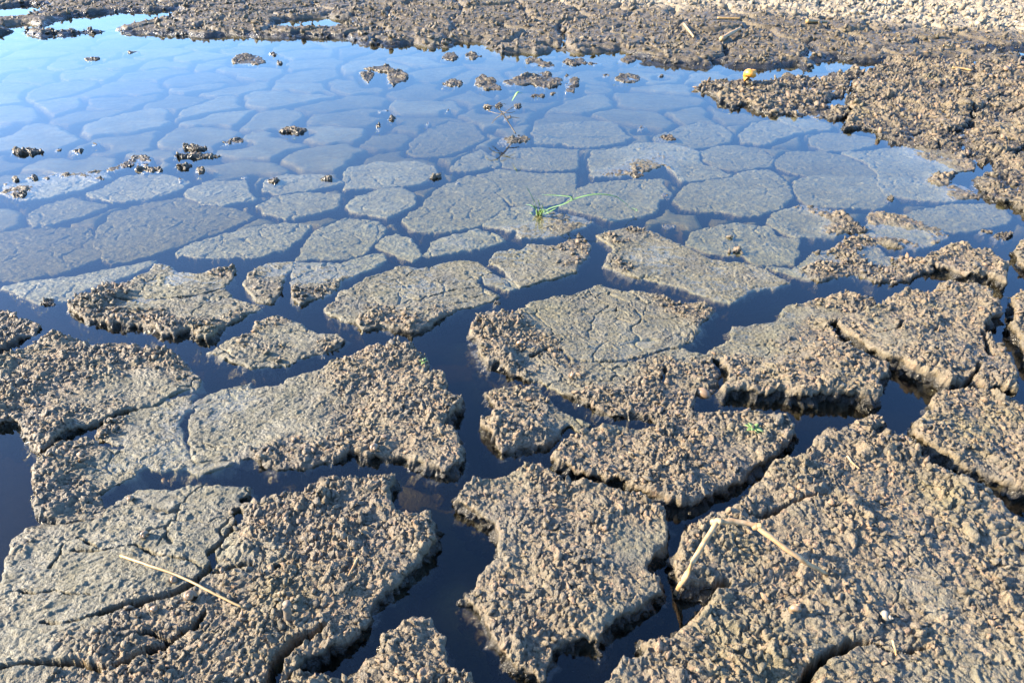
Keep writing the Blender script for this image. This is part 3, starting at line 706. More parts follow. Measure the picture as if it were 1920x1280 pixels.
# ------------------------------------------------------------------ little islets
G_IS = 'mud islets dotting the pond'
ISL = [
 ('A1 590,945 650,915 720,895 735,862 850,868 825,920 760,918 640,950', .022, 'long dark mud islet with a raised right end, left side of the pond'),
 ('A2 130,378 260,358 280,380 360,400 370,440 290,470 265,450 260,400 200,388', .035, 'angled mud islet like a bent arm, left of the row of far islets'),
 ('A2 100,395 170,390 180,430 150,460 120,430', .02, 'mud crumb beside the angled islet'),
 ('A2 740,460 780,405 860,440 870,470 900,495 850,495 800,490', .034, 'rough mud islet at the left end of the long bar islet'),
 ('A2 900,450 1000,420 1100,400 1170,400 1180,430 1235,440 1235,465 1140,487 1060,465 940,472', .034, 'long bar shaped mud islet below the far bank'),
 ('A2 1030,330 1070,320 1140,345 1190,355 1185,375 1120,365 1040,350', .034, 'mud islet hugging the far bank, left of its two near neighbours'),
 ('A2 1255,510 1260,460 1300,430 1325,440 1320,480 1300,508', .03, 'upright mud islet right of the long bar islet'),
 ('A2 1525,435 1560,415 1640,410 1680,430 1640,455 1570,455', .03, 'low oval mud islet off the tip of the muddy point'),
 ('A2 870,785 900,765 960,755 1030,750 1058,775 1040,795 930,797', .014, 'flat pink brown mud knob from which the withered stalk grows'),
 ('A1 1290,335 1310,305 1370,298 1440,310 1490,345 1440,355 1380,350 1310,352', .03, 'dark double humped mud islet far left in the pond'),
 ('F 826,108 835,98 852,97 860,106 848,112', .03, 'left one of two round islets below the far bank'),
 ('F 870,104 880,96 898,98 902,104 886,110', .03, 'right one of two round islets below the far bank'),
 ('F 829,156 842,147 866,152 864,160 845,160', .025, 'small mud islet between the bent arm islet and the rough one'),
 ('F 1056,116 1070,108 1095,110 1098,118 1075,121', .03, 'mud islet nearest the far bank shore, in the middle'),
 ('F 1098,117 1110,113 1128,117 1115,122', .02, 'low mud islet right of the one nearest the far bank'),
 ('F 1163,112 1175,103 1190,104 1192,112 1178,116', .03, 'mud islet just off the far bank, straight behind the low oval one'),
 ('F 158,112 166,106 184,107 187,111 172,114', .02, 'lone mud islet in the pale far left water'),
 ('B3 800,-80 900,-70 960,-40 1040,10 960,25 880,0 830,-50', .012, 'dark crumbly mud islet by the half drowned rough slab'),
]
for out_, z_, lab_ in ISL:
    slab('mud_islet', out_, z_ * .26, .85, None, lab_, cat='mud islet', group=G_IS, soak=.28, depth=.05, W=.025, cell=.013, res=.7, ragged=.9)

CR = [(366,276,50,9),(437,263,44,11),(550,243,50,12),(50,283,58,9),(110,278,14,8),(144,281,18,5),(180,267,16,8),(280,318,50,8),(370,291,90,7),(343,309,40,11),(375,318,12,12),(338,337,6,10),(457,329,14,5),
 (512,336,26,13),(614,333,20,8),(28,363,40,15),(30,336,14,6),(62,333,16,9),(88,335,12,6),(115,325,26,9),(185,333,36,8),(55,352,12,6),(91,567,26,8),(1087,443,12,10),(1670,373,14,6),(817,330,18,7),(909,324,16,5),
 (858,339,8,5),(1197,328,22,8),(1249,363,20,10),(1205,237,14,6),(1250,258,34,9),(1255,420,30,11),(710,235,10,8),(734,221,9,7),(804,228,5,5),(720,205,22,5),(841,204,5,4),(913,198,14,8),(936,197,15,6),(952,219,14,8),(970,197,12,8),
 (1009,178,26,6),(1037,173,11,6),(1137,140,16,6),(1063,143,16,8),(513,100,16,7),(524,117,10,6),(250,97,26,4),(443,114,16,5),(1240,140,12,5),(930,566,9,4),(1605,205,14,5),(1330,158,18,8),(1880,442,40,14),(1850,432,30,10)]
NAMED_CR = {
 0: 'flat dark mud crumb beside the right end of a pale drowned plate, mid left', 1: 'longest pointed dark crumb along a drowned plate edge, mid left', 2: 'dark crumb strip farthest right of the strips in the left half of the pond',
 3: 'scattered crumb strip close to the left edge', 8: 'thin crumb strip just right of the long dark islet', 13: 'crumb at the back left corner of a drowned plate, left of the pale pair', 14: 'crumb at the back right corner of a drowned plate, left of the pale pair',
 15: 'dark crumb cluster nearest the left edge', 23: 'brown crumb standing on the right lobe of the heart shaped slab', 28: 'crumb on the pale dry rim of a drowned plate', 29: 'crumb beyond the curve of the long bent grass blade', 31: 'crumb strip right of the withered stalk',
 32: 'crumb at the far end of the long tapering flat slab', 22: 'crumb in front of the drowned plate behind the dark crumbed slab', 53: 'crumb in front of the yellow shell point', 54: 'crumbly lump by the right edge above the small steep walled block'}
for i, (cx_, cy_, w_, h_) in enumerate(CR):
    n_ = 9
    pts_ = []
    for k_ in range(n_):
        a_ = 2 * math.pi * k_ / n_
        s_ = rnd.uniform(.75, 1.15)
        pts_.append('%.1f,%.1f' % (cx_ + math.cos(a_) * w_ / 2 * s_, cy_ + math.sin(a_) * h_ / 2 * s_))
    near_ = cy_ > 300
    lab_ = NAMED_CR.get(i) or ('tiny dark mud crumb breaking the water surface' )
    slab('mud_crumb', 'F ' + ' '.join(pts_), .005 if near_ else .007, 1.0, None, lab_, cat='mud crumb', group='mud crumbs breaking the water', depth=.03, W=.014, soak=.28, cell=.011 if near_ else .013, res=.6, ragged=.4)

# the same cracked flat goes on outside the frame
for fl_ in ('F 2060,352 3700,352 4600,1700 2500,1700 2130,1040 2150,900 2110,720 2085,500 2060,420', 'F -900,1420 2120,1470 2480,1780 3000,2300 -900,2300'):
    mf_ = slab('mud_flat', fl_, .045, 1.0, None, None, cat=None, depth=.08, W=.06, cell=.03, res=4.0 if '352' in fl_ else 5.0, hum=.02,
               cracks=[('F 2250,420 2500,470 2800,460 3600,520', 14, .09), ('F 2300,700 2600,640 2900,720 3700,700', 16, .09), ('F 2450,1200 2900,1000 3600,1050', 16, .09), ('F 2600,352 2650,500 2550,700 2700,1000', 14, .09)] if '352' in fl_ else ())
    del mf_['kind']
    tag(mf_, kind='structure')
# ------------------------------------------------------------------ far bank
shore = full('F -900,70 -300,62 A1 0,190 60,175 100,165 170,190 230,205 300,180 350,190 450,180 560,175 640,160 700,180 860,185 940,192 1100,200 1250,190 1420,200 1560,210 1700,200 1905,200 '
             'A2 60,210 150,240 280,250 400,240 490,260 620,250 640,222 760,225 800,250 900,290 1000,285 1100,292 1200,270 1300,292 1400,288 1560,268 1640,300 1700,320 1670,350 1800,360 1905,358 '
             'A3 60,375 150,370 180,345 210,345 240,370 350,372 440,370 560,360 650,352 670,385 720,382 740,342 800,335 860,320 950,340 1070,345 1250,335 1450,330 1600,320 1700,325 1905,335 2300,340 3200,350')
far_l, far_r = ground(-900, -60), ground(2900, -60)
bank_poly = np.concatenate([to_ground(shore, .01), np.array([[14.0, 4.0], [14.0, 16.0], [-14.0, 16.0], [-14.0, 6.0]])])
holes = [to_ground(full(s), .0) for s in (
    'A1 -200,60 60,45 150,32 210,45 190,75 100,95 0,105 -200,100',
    'A1 330,120 450,95 560,85 700,72 850,68 960,62 1000,72 900,90 850,100 790,120 700,118 680,150 600,165 500,170 420,168 350,178 290,168 310,150',
    'A1 100,160 120,140 150,145 140,165', 'A1 1560,150 1620,120 1720,110 1905,118 A2 30,140 -60,158 -200,155',
    'A3 1690,300 1740,292 1905,290 2300,295 2300,318 1905,312 1750,312')]
sx = .0110
ys = [3.05]
while ys[-1] < 10.6:
    ys.append(ys[-1] + .0105 + max(0, ys[-1] - 4) * .0026)
xs = np.arange(-7.6, 7.6, sx)
X, Y = np.meshgrid(xs, np.array(ys))
P = np.stack([X.ravel(), Y.ravel()], 1)
P = P[np.abs(P[:, 0]) < 1e9]
d, q = seg_dist(P, bank_poly)
sd = np.where(inside(P, bank_poly), d, -d)
for hp in holes:
    dh, _ = seg_dist(P, hp)
    sd = np.minimum(sd, np.where(inside(P, hp), -dh, dh) - .07)
x, y = P[:, 0], P[:, 1]
sd = sd + .06 * fbm(x / .22, y / .22, 901, 3) + .025 * fbm(x / .06, y / .06, 905, 2)
# the dry pale stretch at the back right
lx0, ly0 = ground(700, 0); lx1, ly1 = ground(1960, 88)
side = ((lx1 - lx0) * (y - ly0) - (ly1 - ly0) * (x - lx0)) / math.hypot(lx1 - lx0, ly1 - ly0)
dry = sstep((side + .35 * fbm(x / .9, y / .9, 911, 3)) / .5)
e, idn = cells(x + .08 * fbm(x / .3, y / .3, 921, 2), y + .08 * fbm(x / .3, y / .3, 922, 2), .46, 923)
gap = 1 - sstep((e - .015) / .05)
wx_ = x + .02 * fbm(x / .05, y / .05, 928, 3); wy_ = y + .02 * fbm(x / .05, y / .05, 929, 3)
p1, t1, ox1, oy1 = pellets(wx_, wy_, .044, 930, .3, .65, .8, keep=.85)
p2, t2, ox2, oy2 = pellets(wx_, wy_, .025, 940, .35, .65, .8)
p3, t3, _, _ = pellets(wx_, wy_, .15, 950, .3, .6, .8, keep=.7)
cl = sstep(.5 + .8 * fbm(x / .3, y / .3, 955, 3))
Zb = np.minimum(sd * .55, .03) + np.clip(sd, 0, 3) * .022 + .014 * (idn - .5) * sstep(sd / .2)
fine = fbm(x / .026, y / .026, 958, 4, .75)
Zb = Zb + sstep((sd + .03) / .08) * ((.009 + .014 * dry) * p1 * (.5 + .7 * cl) + .010 * p2 + .010 * p3 + .007 * fbm(x / .14, y / .14, 960, 3) + .012 * fine - .006)
Zb = Zb - gap * sstep(sd / .1) * (.036 + .03 * fbm(x / .4, y / .4, 961, 2))
keep = (sd > -.22) & (np.abs(x) < .85 * y + 1.0)
Zb = np.where(sd < 0, np.minimum(Zb, .02) + sd * .35, Zb)
Fq, used = grid_faces(len(xs), len(ys), keep)
tone = np.where(p2 * .5 > p1, t2, .6 * t1 + .4 * t2)
V = np.stack([x + .4 * (ox1 + ox2), y + .4 * (oy1 + oy2), Zb], 1)[used]
btone = np.clip(.30 * tone + .35 * fine + .04 + .3 * dry, 0, 1)
bwall = .8 * (1 - dry) * sstep(fbm(x / .5, y / .5, 962, 3) + .7)
rs = np.random.RandomState(5)
vis = np.nonzero(used)[0]
front = (P[vis, 1] < 8.2) & (np.abs(P[vis, 0]) < .68 * P[vis, 1] + .3) & (sd[vis] > .0)
nb = np.nonzero(front)[0]
pick = rs.choice(nb, 9000)
m = len(pick)
size = (.005 + .014 * rs.rand(m) ** 3) * (1 + .5 * dry[vis][pick])
cv = V[pick] + np.stack([rs.randn(m) * .003, rs.randn(m) * .003, size * .35], 1)
qm, _ = np.linalg.qr(rs.randn(m, 3, 3))
shp = ICO[None] * (1 + .35 * rs.randn(m, 12, 1)).clip(.45, 1.6) * (size[:, None, None] * np.array([1.5, 1.0, .6])[None, None])
bv = (np.einsum('mij,mkj->mki', qm, shp) + cv[:, None]).reshape(-1, 3)
bf = (ICOF[None] + (np.arange(m) * 12)[:, None, None]).reshape(-1, 3) + len(V)
btn = np.repeat(np.clip(btone[vis][pick] + .3 * rs.randn(m), 0, 1), 12)
V = np.concatenate([V, bv])
bank = link_mesh('far_bank', V, (Fq, bf), MUD, {'rough': np.full(len(V), 1.0), 'tone': np.concatenate([btone[used], btn]), 'wall': np.concatenate([bwall[used], np.repeat(bwall[vis][pick] * .7, 12)]), 'dry': np.concatenate([dry[used], np.repeat(dry[vis][pick], 12)])})
tag(bank, kind='structure')

# the dry ground beyond the frame, out to the horizon
fv, ff = [], []
n_ = 48
for i in range(n_ + 1):
    for j, yy in enumerate((10.45, 12, 16, 26, 60, 160, 420)):
        xx = (i / n_ - .5) * 2 * (9.8 + (yy - 10) * 2.2)
        fv.append((xx, yy, .16 + .02 * math.sin(xx * 1.3 + yy) + (yy - 10) * .0006))
for i in range(n_):
    for j in range(6):
        a = i * 7 + j
        ff.append((a, a + 7, a + 8, a + 1))
dg_ = link_mesh('dry_ground', np.array(fv), np.array(ff), MUD, {'rough': np.ones(len(fv)), 'tone': np.full(len(fv), .5), 'wall': np.zeros(len(fv)), 'dry': np.ones(len(fv))})
tag(dg_, kind='structure')

# ------------------------------------------------------------------ pond bed: deep channels, and drowned plates further out
xs = np.arange(-5.6, 5.2, .014)
ys = np.arange(.1, 7.0, .014)
X, Y = np.meshgrid(xs, ys)
x, y = X.ravel(), Y.ravel()
P = np.stack([x, y], 1)
py_ = 640 - F_PX * (-(CAM_H * CF - y * SF) / (y * CF + CAM_H * SF))
vy = (y * SF - CAM_H * CF) / (y * CF + CAM_H * SF)
py_ = 640 - F_PX * vy
e, idn = cells(x + .09 * fbm(x / .25, y / .25, 971, 3), y + .09 * fbm(x / .25, y / .25, 972, 3), .33, 973)
plate = sstep((e - .006) / .036) * sstep((440 - py_) / 25.0)
for (o_, poly_, z_) in SLABS:
    if z_ > .006 and poly_[:, 1].max() - poly_[:, 1].min() < .15:
        continue
    lo, hi = poly_.min(0) - .08, poly_.max(0) + .08
    m = (x > lo[0]) & (x < hi[0]) & (y > lo[1]) & (y < hi[1])
    if not m.any():
        continue
    dd, _ = seg_dist(P[m], poly_)
    dd = np.where(inside(P[m], poly_), 0, dd)
    plate[m] = np.minimum(plate[m], sstep((dd - .022) / .018))
farb = sstep((y - 2.2) / 1.0)
Zb = -.105 + .045 * farb + (.012 - .007 * farb) * fbm(x / .12, y / .12, 981, 3) + plate * (.082 - .040 * farb + (.005 + .004 * farb) * (idn - .5) + .002 * fbm(x / .05, y / .05, 983, 3))
for bx_, by_, br_, bh_ in ((700, 880, .10, .07), (800, 905, .09, .06), (900, 965, .05, .075), (860, 1120, .07, .08), (950, 1180, .06, .08), (1165, 490, .07, .06), (420, 610, .12, .05), (480, 650, .1, .055), (870, 640, .06, .07),
                          (930, 705, .07, .08), (1480, 575, .09, .06), (1240, 880, .10, .06), (1010, 1050, .04, .05), (480, 680, .1, .05), (1330, 480, .1, .04), (1590, 770, .05, .04)):
    gx_, gy_ = ground(bx_, by_, -.05)
    Zb = Zb + .72 * bh_ * np.exp(-((x - gx_) ** 2 + (y - gy_) ** 2) / (br_ * br_)) * (Zb < -.07)
Fq, used = grid_faces(len(xs), len(ys), np.ones(len(x), bool))
bed = link_mesh('pond_bed', np.stack([x, y, Zb], 1), Fq, BED, {'rough': np.full(len(x), .15), 'tone': idn, 'wall': .25 * (1 - plate), 'dry': np.zeros(len(x))})
tag(bed, kind='structure')
b = [(-300, -300, -.16), (300, -300, -.16), (300, 300, -.16), (-300, 300, -.16)]
gr = link_mesh('ground', np.array(b), np.array([(0, 1, 2, 3)]), BED, {'rough': [0.2] * 4, 'tone': [.5] * 4, 'wall': [.3] * 4, 'dry': [0.0] * 4})
tag(gr, kind='structure')

# ------------------------------------------------------------------ small things
def Pz(px, py, z):
    x_, y_ = ground(px, py, z)
    return Vector((x_, y_, z))


def on_mud(px, py, lift=0.0):
    """the point of the mud that the pixel looks at, lifted"""
    a, b_ = (px - 960.0) / F_PX, (640.0 - py) / F_PX
    d_ = Vector((a, CF + b_ * SF, -SF + b_ * CF)).normalized()
    ok, loc, n_, i_, ob, m_ = SC.ray_cast(DG, Vector((0, 0, CAM_H)), d_)
    return loc + Vector((0, 0, lift)) if ok else Pz(px, py, lift)


def tube_geo(path, radii, ring=8, squash=1.0):
    vs, fs = [], []
    n = len(path)
    for i, p in enumerate(path):
        tg = (path[min(i + 1, n - 1)] - path[max(i - 1, 0)]).normalized()
        up = Vector((0, 0, 1)) if abs(tg.z) < .95 else Vector((1, 0, 0))
        s = tg.cross(up).normalized()
        u = s.cross(tg)
        for k in range(ring):
            a = 2 * math.pi * k / ring
            vs.append(p + (s * math.cos(a) + u * math.sin(a) * squash) * radii[i])
    for i in range(n - 1):
        for k in range(ring):
            k2 = (k + 1) % ring
            fs.append((i * ring + k, i * ring + k2, (i + 1) * ring + k2, (i + 1) * ring + k))
    fs.append(tuple(range(ring))[::-1])
    fs.append(tuple((n - 1) * ring + k for k in range(ring)))
    return vs, fs


def smooth_path(pts, per=6, jitter=0.0):
    out = []
    n = len(pts)
    for i in range(n - 1):
        p0, p1, p2, p3 = pts[max(i - 1, 0)], pts[i], pts[i + 1], pts[min(i + 2, n - 1)]
        for k in range(per):
            t = k / per
            q_ = .5 * ((2 * p1) + (p2 - p0) * t + (2 * p0 - 5 * p1 + 4 * p2 - p3) * t * t + (3 * p1 - p0 - 3 * p2 + p3) * t ** 3)
            if jitter:
                q_ = q_ + Vector((rnd.uniform(-1, 1), rnd.uniform(-1, 1), rnd.uniform(-1, 1))) * jitter
            out.append(q_)
    out.append(pts[-1])
    return out


def stick(name, pts, r0, r1, mat, label, cat, group=None, per=5, jitter=.0005, squash=1.0, parent=None):
    path = smooth_path(pts, per, jitter)
    n = len(path)
    rad = [(r0 + (r1 - r0) * i / (n - 1)) * rnd.uniform(.9, 1.1) for i in range(n)]
    vs, fs = tube_geo(path, rad, 8, squash)
    o = py_mesh(name, vs, fs, mat, parent=parent, loc=None if parent else path[0])
    if label: tag(o, label, cat, group)
    return o


def ribbon(name, pts, w, mat, parent, per=7, fold=.25):
    """a grass blade: tapered, slightly V shaped in section, with thickness"""
    path = smooth_path(pts, per)
    n = len(path)
    vs, fs = [], []
    for i, p in enumerate(path):
        t = i / (n - 1)
        tg = (path[min(i + 1, n - 1)] - path[max(i - 1, 0)]).normalized()
        s = tg.cross(Vector((0, -.35, 1))).normalized()
        u = s.cross(tg).normalized()
        ww = w * .5 * (min(1, .55 + t * 2.5)) * (1 - t ** 3.0) + .0004
        vs += [p - s * ww + u * ww * fold, p - u * .0003, p + s * ww + u * ww * fold, p + u * .0004]
    for i in range(n - 1):
        for k in range(4):
            k2 = (k + 1) % 4
            fs.append((i * 4 + k, i * 4 + k2, (i + 1) * 4 + k2, (i + 1) * 4 + k))
    fs += [(3, 2, 1, 0), tuple((n - 1) * 4 + k for k in range(4))]
    return py_mesh(name, vs, fs, mat, parent=parent)


def empty(name, loc, label, cat, group=None):
    o = bpy.data.objects.new(name, None)
    o.empty_display_size = .02
    C.objects.link(o)
    o.location = loc
    return tag(o, label, cat, group)


bpy.context.view_layer.update()
DG = bpy.context.evaluated_depsgraph_get()


def local(root, pts):
    return [p - Vector(root.location) for p in pts]


# pale straw lying on the cracked slab
a_, b_ = on_mud(228, 1046, .006), on_mud(456, 1142, .004)
mids = [a_.lerp(b_, t) for t in (0, .25, .5, .75, 1)]
mids = [m_ + Vector((0, 0, max(0, top_z(m_.x, m_.y) + .003 - m_.z))) if k_ in (0, 4) else m_ + Vector((.0, .004 - .004 * abs(k_ - 2), .006)) for k_, m_ in enumerate(mids)]
stick('straw', mids, .0026, .0018, STRAW, 'pale yellow straw lying across the cracked slab at bottom left', 'straw', per=6, jitter=.0003)

# bent twig
tw = [on_mud(1268, 1112, .000), Pz(1300, 1052, .078), Pz(1328, 1005, .098), Pz(1345, 978, .110), Pz(1380, 977, .108), Pz(1420, 986, .104), Pz(1452, 1012, .094), Pz(1500, 1046, .077), on_mud(1550, 1078, .002)]
twig_root = empty('twig', tw[0], 'dry bleached twig bent like a knee, standing on the huge crumbly slab', 'twig')
loc_tw = local(twig_root, tw)
stick('stem', loc_tw[:4], .0048, .0043, TWIG, None, None, parent=twig_root, per=3, jitter=.0008)
stick('stem', loc_tw[3:6], .0046, .0043, TWIG, None, None, parent=twig_root, per=4, jitter=.0007)
stick('stem', loc_tw[5:], .0050, .0034, TWIG, None, None, parent=twig_root, per=4, jitter=.0007)
for k_ in (3, 5):
    p_ = loc_tw[k_]
    stick('knot', [p_ + Vector((-.006, .002, -.003)), p_, p_ + Vector((.006, -.002, .002))], .0060, .0054, TWIG, None, None, parent=twig_root, per=3, jitter=.001)


def bits(seq, r, mat, name, label, cat, lift=.004, hump=.0, group=None):
    pts = full(seq)
    w_ = [on_mud(px, py, lift) for px, py in pts]
    if len(w_) == 2:
        w_ = [w_[0], w_[0].lerp(w_[1], .5) + Vector((0, 0, hump)), w_[1]]
    return stick(name, w_, r, r * .7, mat, label, cat, group)


bits('C3 915,20 945,60 985,95', .0022, TWIG, 'twig_bit', 'thin brown twig bit near the seedling, on top of the huge crumbly slab', 'twig bit')
bits('C3 1168,1050 1190,1135', .002, TWIG, 'twig_bit', 'thin dark twig bit beside a crack near the bottom edge', 'twig bit')
bits('C2 92,592 45,685', .0024, TWIG, 'twig_bit', 'short reddish twig bit on the right shoulder of the straw slab', 'twig bit')
bits('B3 1700,330 1780,385 1870,395', .0013, STRAW, 'dry_grass', 'thin dry grass stem bridging wet gap right of the thick lumpy slab', 'dry grass', .006)
bits('B3 1400,350 1560,352', .0013, STRAW, 'dry_grass', 'thin dry grass stem flat on the back of the thick lumpy slab', 'dry grass', .006)
bits('A3 1500,390 1560,395 1610,405', .007, STRAW, 'pale_stick', 'short whitish stick on the right bank', 'stick', .012)
bits('A3 5,150 60,225', .009, TWIG, 'stick', 'light brown stick slanting on the far bank, left of the flat bark piece', 'stick', .02)
bits('A3 215,235 320,175', .016, TWIG, 'bark_piece', 'flat pale piece of bark on the far bank beyond the yellow shell', 'bark', .02)
bits('A3 190,125 320,128', .009, STRAW, 'stick', 'pale straight stick lying where the dry clods begin', 'stick', .03)
bits('A3 690,135 800,140', .016, STRAW, 'pale_log', 'pale stub of wood lying among the dry clods at the top right', 'wood', .02)
bits('A3 1450,272 1490,280', .006, STRAW, 'stick', 'tiny white stick near the small blue puddle on the right bank', 'stick', .02)

# upright worm tube of mud on the straw slab
p_ = on_mud(540, 1160)
stick('mud_stub', [p_ - Vector((0, 0, .01)), p_ + Vector((.001, 0, .015)), p_ + Vector((.002, .002, .033))], .007, .006, plain_material('stub_mud', (.12, .088, .056), (.19, .145, .095), 90, .7, bump=.6), 'upright little mud stub right of the straw', 'mud stub', per=4, jitter=.0012)

# grass tuft
g0 = Pz(1010, 402, .0)
gt = empty('grass_tuft', g0, 'green grass tuft growing from the pond, one long blade arching right', 'grass tuft')


def blade(seq, zs, w):
    pts = full(seq)
    ribbon('blade', local(gt, [Pz(px, py, z) for (px, py), z in zip(pts, zs)]), w * .66, GRASS, gt)


blade('A2 1100,1205 1085,1150 1062,1095 1032,1040', (-.005, .045, .085, .12), .006)
blade('A2 1104,1205 1112,1165 1094,1108', (-.005, .035, .075), .010)
blade('A2 1095,1205 1086,1172 1062,1147 1030,1142', (-.005, .03, .045, .04), .010)
blade('A2 1105,1205 1160,1165 1240,1140 1320,1105 1420,1085 1520,1095 1580,1130 1612,1162 1650,1182', (-.005, .02, .045, .07, .085, .075, .05, .025, .012), .010)
blade('A2 1255,1140 1285,1102 1200,1091 1120,1088', (.045, .075, .07, .068), .010)
blade('A2 1110,1205 1150,1190 1210,1155', (-.005, .012, .03), .012)
blade('A2 1090,1208 1070,1195 1050,1185', (-.005, .012, .016), .009)
blade('A2 1108,1205 1125,1175 1120,1140', (-.005, .03, .055), .009)
for k_ in range(4):
    u_, v_ = 1100 + rnd.uniform(-12, 14), 1206 + rnd.uniform(-4, 4)
    du_, hh_ = rnd.uniform(-55, 60), rnd.uniform(.02, .05)
    blade('A2 %.0f,%.0f %.0f,%.0f %.0f,%.0f' % (u_, v_, u_ + du_ * .5, v_ - hh_ * 900, u_ + du_ * 1.2, v_ - hh_ * rnd.uniform(800, 1400)), (-.005, hh_, hh_ * rnd.uniform(.6, 1.3)), rnd.uniform(.006, .009))
blade('A2 1640,1178 1652,1172 1620,1160', (.012, .018, .02), .006)

# withered stalk
w0 = on_mud(967, 252, -.004)
ws = empty('withered_stalk', w0, 'withered brown stalk leaning left over the far water, with thin side shoots', 'dead plant')
main = [Pz(967, 251, .012), Pz(955, 232, .05), Pz(943, 214, .09), Pz(930, 200, .12)]
stick('stem', local(ws, main), .0030, .0022, BARK, None, None, parent=ws)
for sq, zz in (('943,214 955,205 968,198', (.09, .11, .12)), ('930,200 918,198 908,196', (.12, .125, .12)), ('943,214 928,212 915,208', (.09, .09, .085)), ('950,224 962,220 974,222', (.065, .07, .065)),
               ('930,200 940,195 950,196', (.12, .13, .125)), ('936,207 950,212 965,210', (.1, .1, .095)), ('943,214 930,222 922,232', (.09, .07, .05))):
    stick('shoot', local(ws, [Pz(px, py, z) for (px, py), z in zip(full('F ' + sq), zz)]), .0020, .0012, BARK, None, None, parent=ws)
ribbon('leaf', local(ws, [Pz(960, 190, .14), Pz(966, 180, .165), Pz(972, 173, .18), Pz(980, 176, .17)]), .012, GRASS, ws)


def rosette(px, py, size, n, label):
    c_ = on_mud(px, py, .002)
    r_ = empty('seedling', c_, label, 'seedling', 'green seedlings on the mud')
    for k in range(n):
        a = 2 * math.pi * k / n + rnd.uniform(-.3, .3)
        ln = size * rnd.uniform(.7, 1.1)
        el = rnd.uniform(.25, .9)
        vs, fs = [], []
        m = 7
        dr = Vector((math.cos(a), math.sin(a), 0)); sdv = Vector((-math.sin(a), math.cos(a), 0))
        for i in range(m):
            t = i / (m - 1)
            p = dr * ln * t * math.cos(el * (1 - t * .5)) + Vector((0, 0, ln * (math.sin(el) * t - .35 * t * t)))
            w_ = ln * .26 * math.sin(math.pi * min(1, t * .92 + .06)) ** .8
            vs += [p - sdv * w_ + Vector((0, 0, w_ * .3)), p - Vector((0, 0, .0005)), p + sdv * w_ + Vector((0, 0, w_ * .3)), p + Vector((0, 0, .0005))]
        for i in range(m - 1):
            for kk in range(4):
                k2 = (kk + 1) % 4
                fs.append((i * 4 + kk, i * 4 + k2, (i + 1) * 4 + k2, (i + 1) * 4 + kk))
        fs += [(3, 2, 1, 0), tuple((m - 1) * 4 + kk for kk in range(4))]
        py_mesh('leaf', vs, fs, LEAF, parent=r_)
    return r_


rosette(1414, 806, .021, 9, 'bright green seedling with rounded leaves on a crumbly slab')
rosette(795, 680, .013, 6, 'small green seedling at the right edge of the half crumbly slab')


def snail(px, py, size, mat, label, tilt=(0.4, 0.2, 0.5), tall=.8, group='snail shells on the mud', lift=.3, mat2=None):
    """a coiled shell: a tube that shrinks as it winds up round its axis, with an open mouth"""
    c_ = on_mud(px, py, size * lift * .5)
    turns, steps, ring = 3.4, 90, 12
    vs, fs = [], []
    for i in range(steps + 1):
        t = i / steps
        s = math.exp(-2.6 * t)
        a = t * turns * 2 * math.pi
        cr_ = size * .30 * s
        ctr = Vector((math.cos(a) * size * .27 * s, math.sin(a) * size * .27 * s, size * tall * (1 - s) * .8))
        rad = Vector((math.cos(a), math.sin(a), 0))
        for k in range(ring):
            b = 2 * math.pi * k / ring
            vs.append(ctr + rad * math.cos(b) * cr_ + Vector((0, 0, math.sin(b) * cr_ * 1.15)))
    for i in range(steps):
        for k in range(ring):
            k2 = (k + 1) % ring
            fs.append((i * ring + k, (i + 1) * ring + k, (i + 1) * ring + k2, i * ring + k2))
    fs.append(tuple(steps * ring + k for k in range(ring)))
    # the mouth: an inner lip set back into the tube
    base = len(vs)
    for k in range(ring):
        vs.append(vs[k].lerp(vs[ring * 5 + k], .6).lerp(sum((vs[ring * 5 + j] for j in range(ring)), Vector()) / ring, .35))
    for k in range(ring):
        k2 = (k + 1) % ring
        fs.append((k, k2, base + k2, base + k))
    fs.append(tuple(base + k for k in range(ring)))
    root = py_mesh('snail_shell', vs, fs, mat)
    root.location = c_
    root.rotation_euler = tilt
    tag(root, label, 'shell', group)
    return root


snail(1402, 153, .085, SHELL_ORANGE, 'bright yellow and orange shell on the muddy point in the distance', (0.7, 0.5, 1.2), .8, lift=.6)
snail(1312, 750, .045, SHELL_TAN, 'curled tan shell on the front rim of the widest flat slab', (1.3, .2, 1.9), 1.2)
snail(1655, 1156, .017, SHELL_WHITE, 'little white shell on the huge crumbly slab near the bottom edge', (1.2, 0, .8), 1.2)
snail(1490, 1148, .019, SHELL_TAN, 'tan shell left of the little white shell', (1.1, .3, 2.2), 1.1)
snail(356, 1122, .024, SHELL_TAN, 'round tan shell just below the straw', (.5, .3, .2), .8)
snail(290, 1146, .016, SHELL_TAN, 'small yellowish shell left below the round tan one', (.2, .3, 1.2), .7)
snail(325, 1090, .016, SHELL_TAN, 'small tan shell tucked above the straw slab crack beside the straw', (.9, .3, 1.2), .7)
snail(306, 909, .022, SHELL_TAN, 'reddish tan shell on the back edge of the straw slab', (1.3, .1, 1.6), 1.3)
snail(700, 842, .022, SHELL_TAN, 'tan shell on the crumbly front of the half crumbly slab', (1.1, .2, .4), 1.0)
snail(975, 648, .020, SHELL_TAN, 'pinkish tan shell on the crumbly left corner of the widest flat slab', (.9, .2, 2.4), 1.0)
snail(1075, 706, .016, SHELL_TAN, 'tiny tan shell in the middle front of the widest flat slab', (.9, .2, 3.4), 1.0)
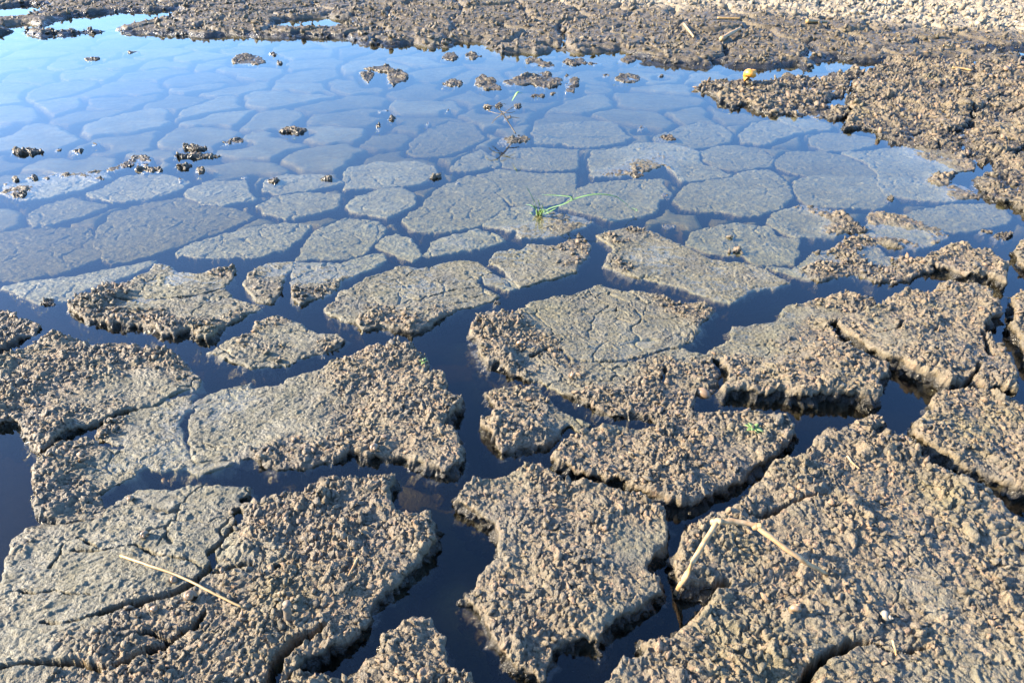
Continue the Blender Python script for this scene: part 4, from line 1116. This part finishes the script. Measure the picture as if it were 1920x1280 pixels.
snail(245, 938, .016, SHELL_TAN, 'tan pellet like shell at the back of the straw slab, left of the smooth patch', (.5, .2, .4), .8)
snail(270, 1003, .016, SHELL_TAN, 'brownish shell on the smooth patch of the straw slab', (1.3, .2, .4), 1.0)

# ------------------------------------------------------------------ water
wz, wb, we = 0.0, -.155, 40.0
wv = [(-we, -we, wb), (we, -we, wb), (we, we, wb), (-we, we, wb), (-we, -we, wz), (we, -we, wz), (we, we, wz), (-we, we, wz)]
wf = [(3, 2, 1, 0), (4, 5, 6, 7), (0, 1, 5, 4), (1, 2, 6, 5), (2, 3, 7, 6), (3, 0, 4, 7)]
wo = py_mesh('pond_water', wv, wf, water_material(), smooth=False)
tag(wo, kind='structure')

# ------------------------------------------------------------------ light
EL, ROT = math.radians(SUN_EL), math.radians(SUN_ROT)
w = bpy.data.worlds.new('World')
SC.world = w
w.use_nodes = True
nt = w.node_tree
sky = nt.nodes.new('ShaderNodeTexSky')
sky.sky_type = 'NISHITA'
sky.sun_disc = False
sky.sun_elevation = EL
sky.sun_rotation = ROT
sky.altitude = 0
sky.air_density = 1.0
sky.dust_density = 1.3
sky.ozone_density = 8.5
bg = nt.nodes['Background']
nt.links.new(sky.outputs[0], bg.inputs[0])
bg.inputs[1].default_value = SKY_STRENGTH
ld = bpy.data.lights.new('sun', 'SUN')
ld.energy = SUN_STRENGTH
ld.angle = math.radians(.5)
ld.color = (1.0, .84, .62)
lo_ = bpy.data.objects.new('sun', ld)
C.objects.link(lo_)
to_sun = Vector((math.sin(ROT) * math.cos(EL), math.cos(ROT) * math.cos(EL), math.sin(EL)))
lo_.rotation_euler = to_sun.to_track_quat('Z', 'Y').to_euler()
lo_.location = to_sun * 20

SC.view_settings.view_transform = 'Standard'
SC.view_settings.look = 'None'
SC.view_settings.exposure = EXPOSURE
SC.view_settings.gamma = 1.0
SC.render.engine = 'CYCLES'
SC.cycles.transparent_max_bounces = 12
SC.cycles.max_bounces = 6
SC.cycles.volume_bounces = 0
SC.cycles.use_denoising = True
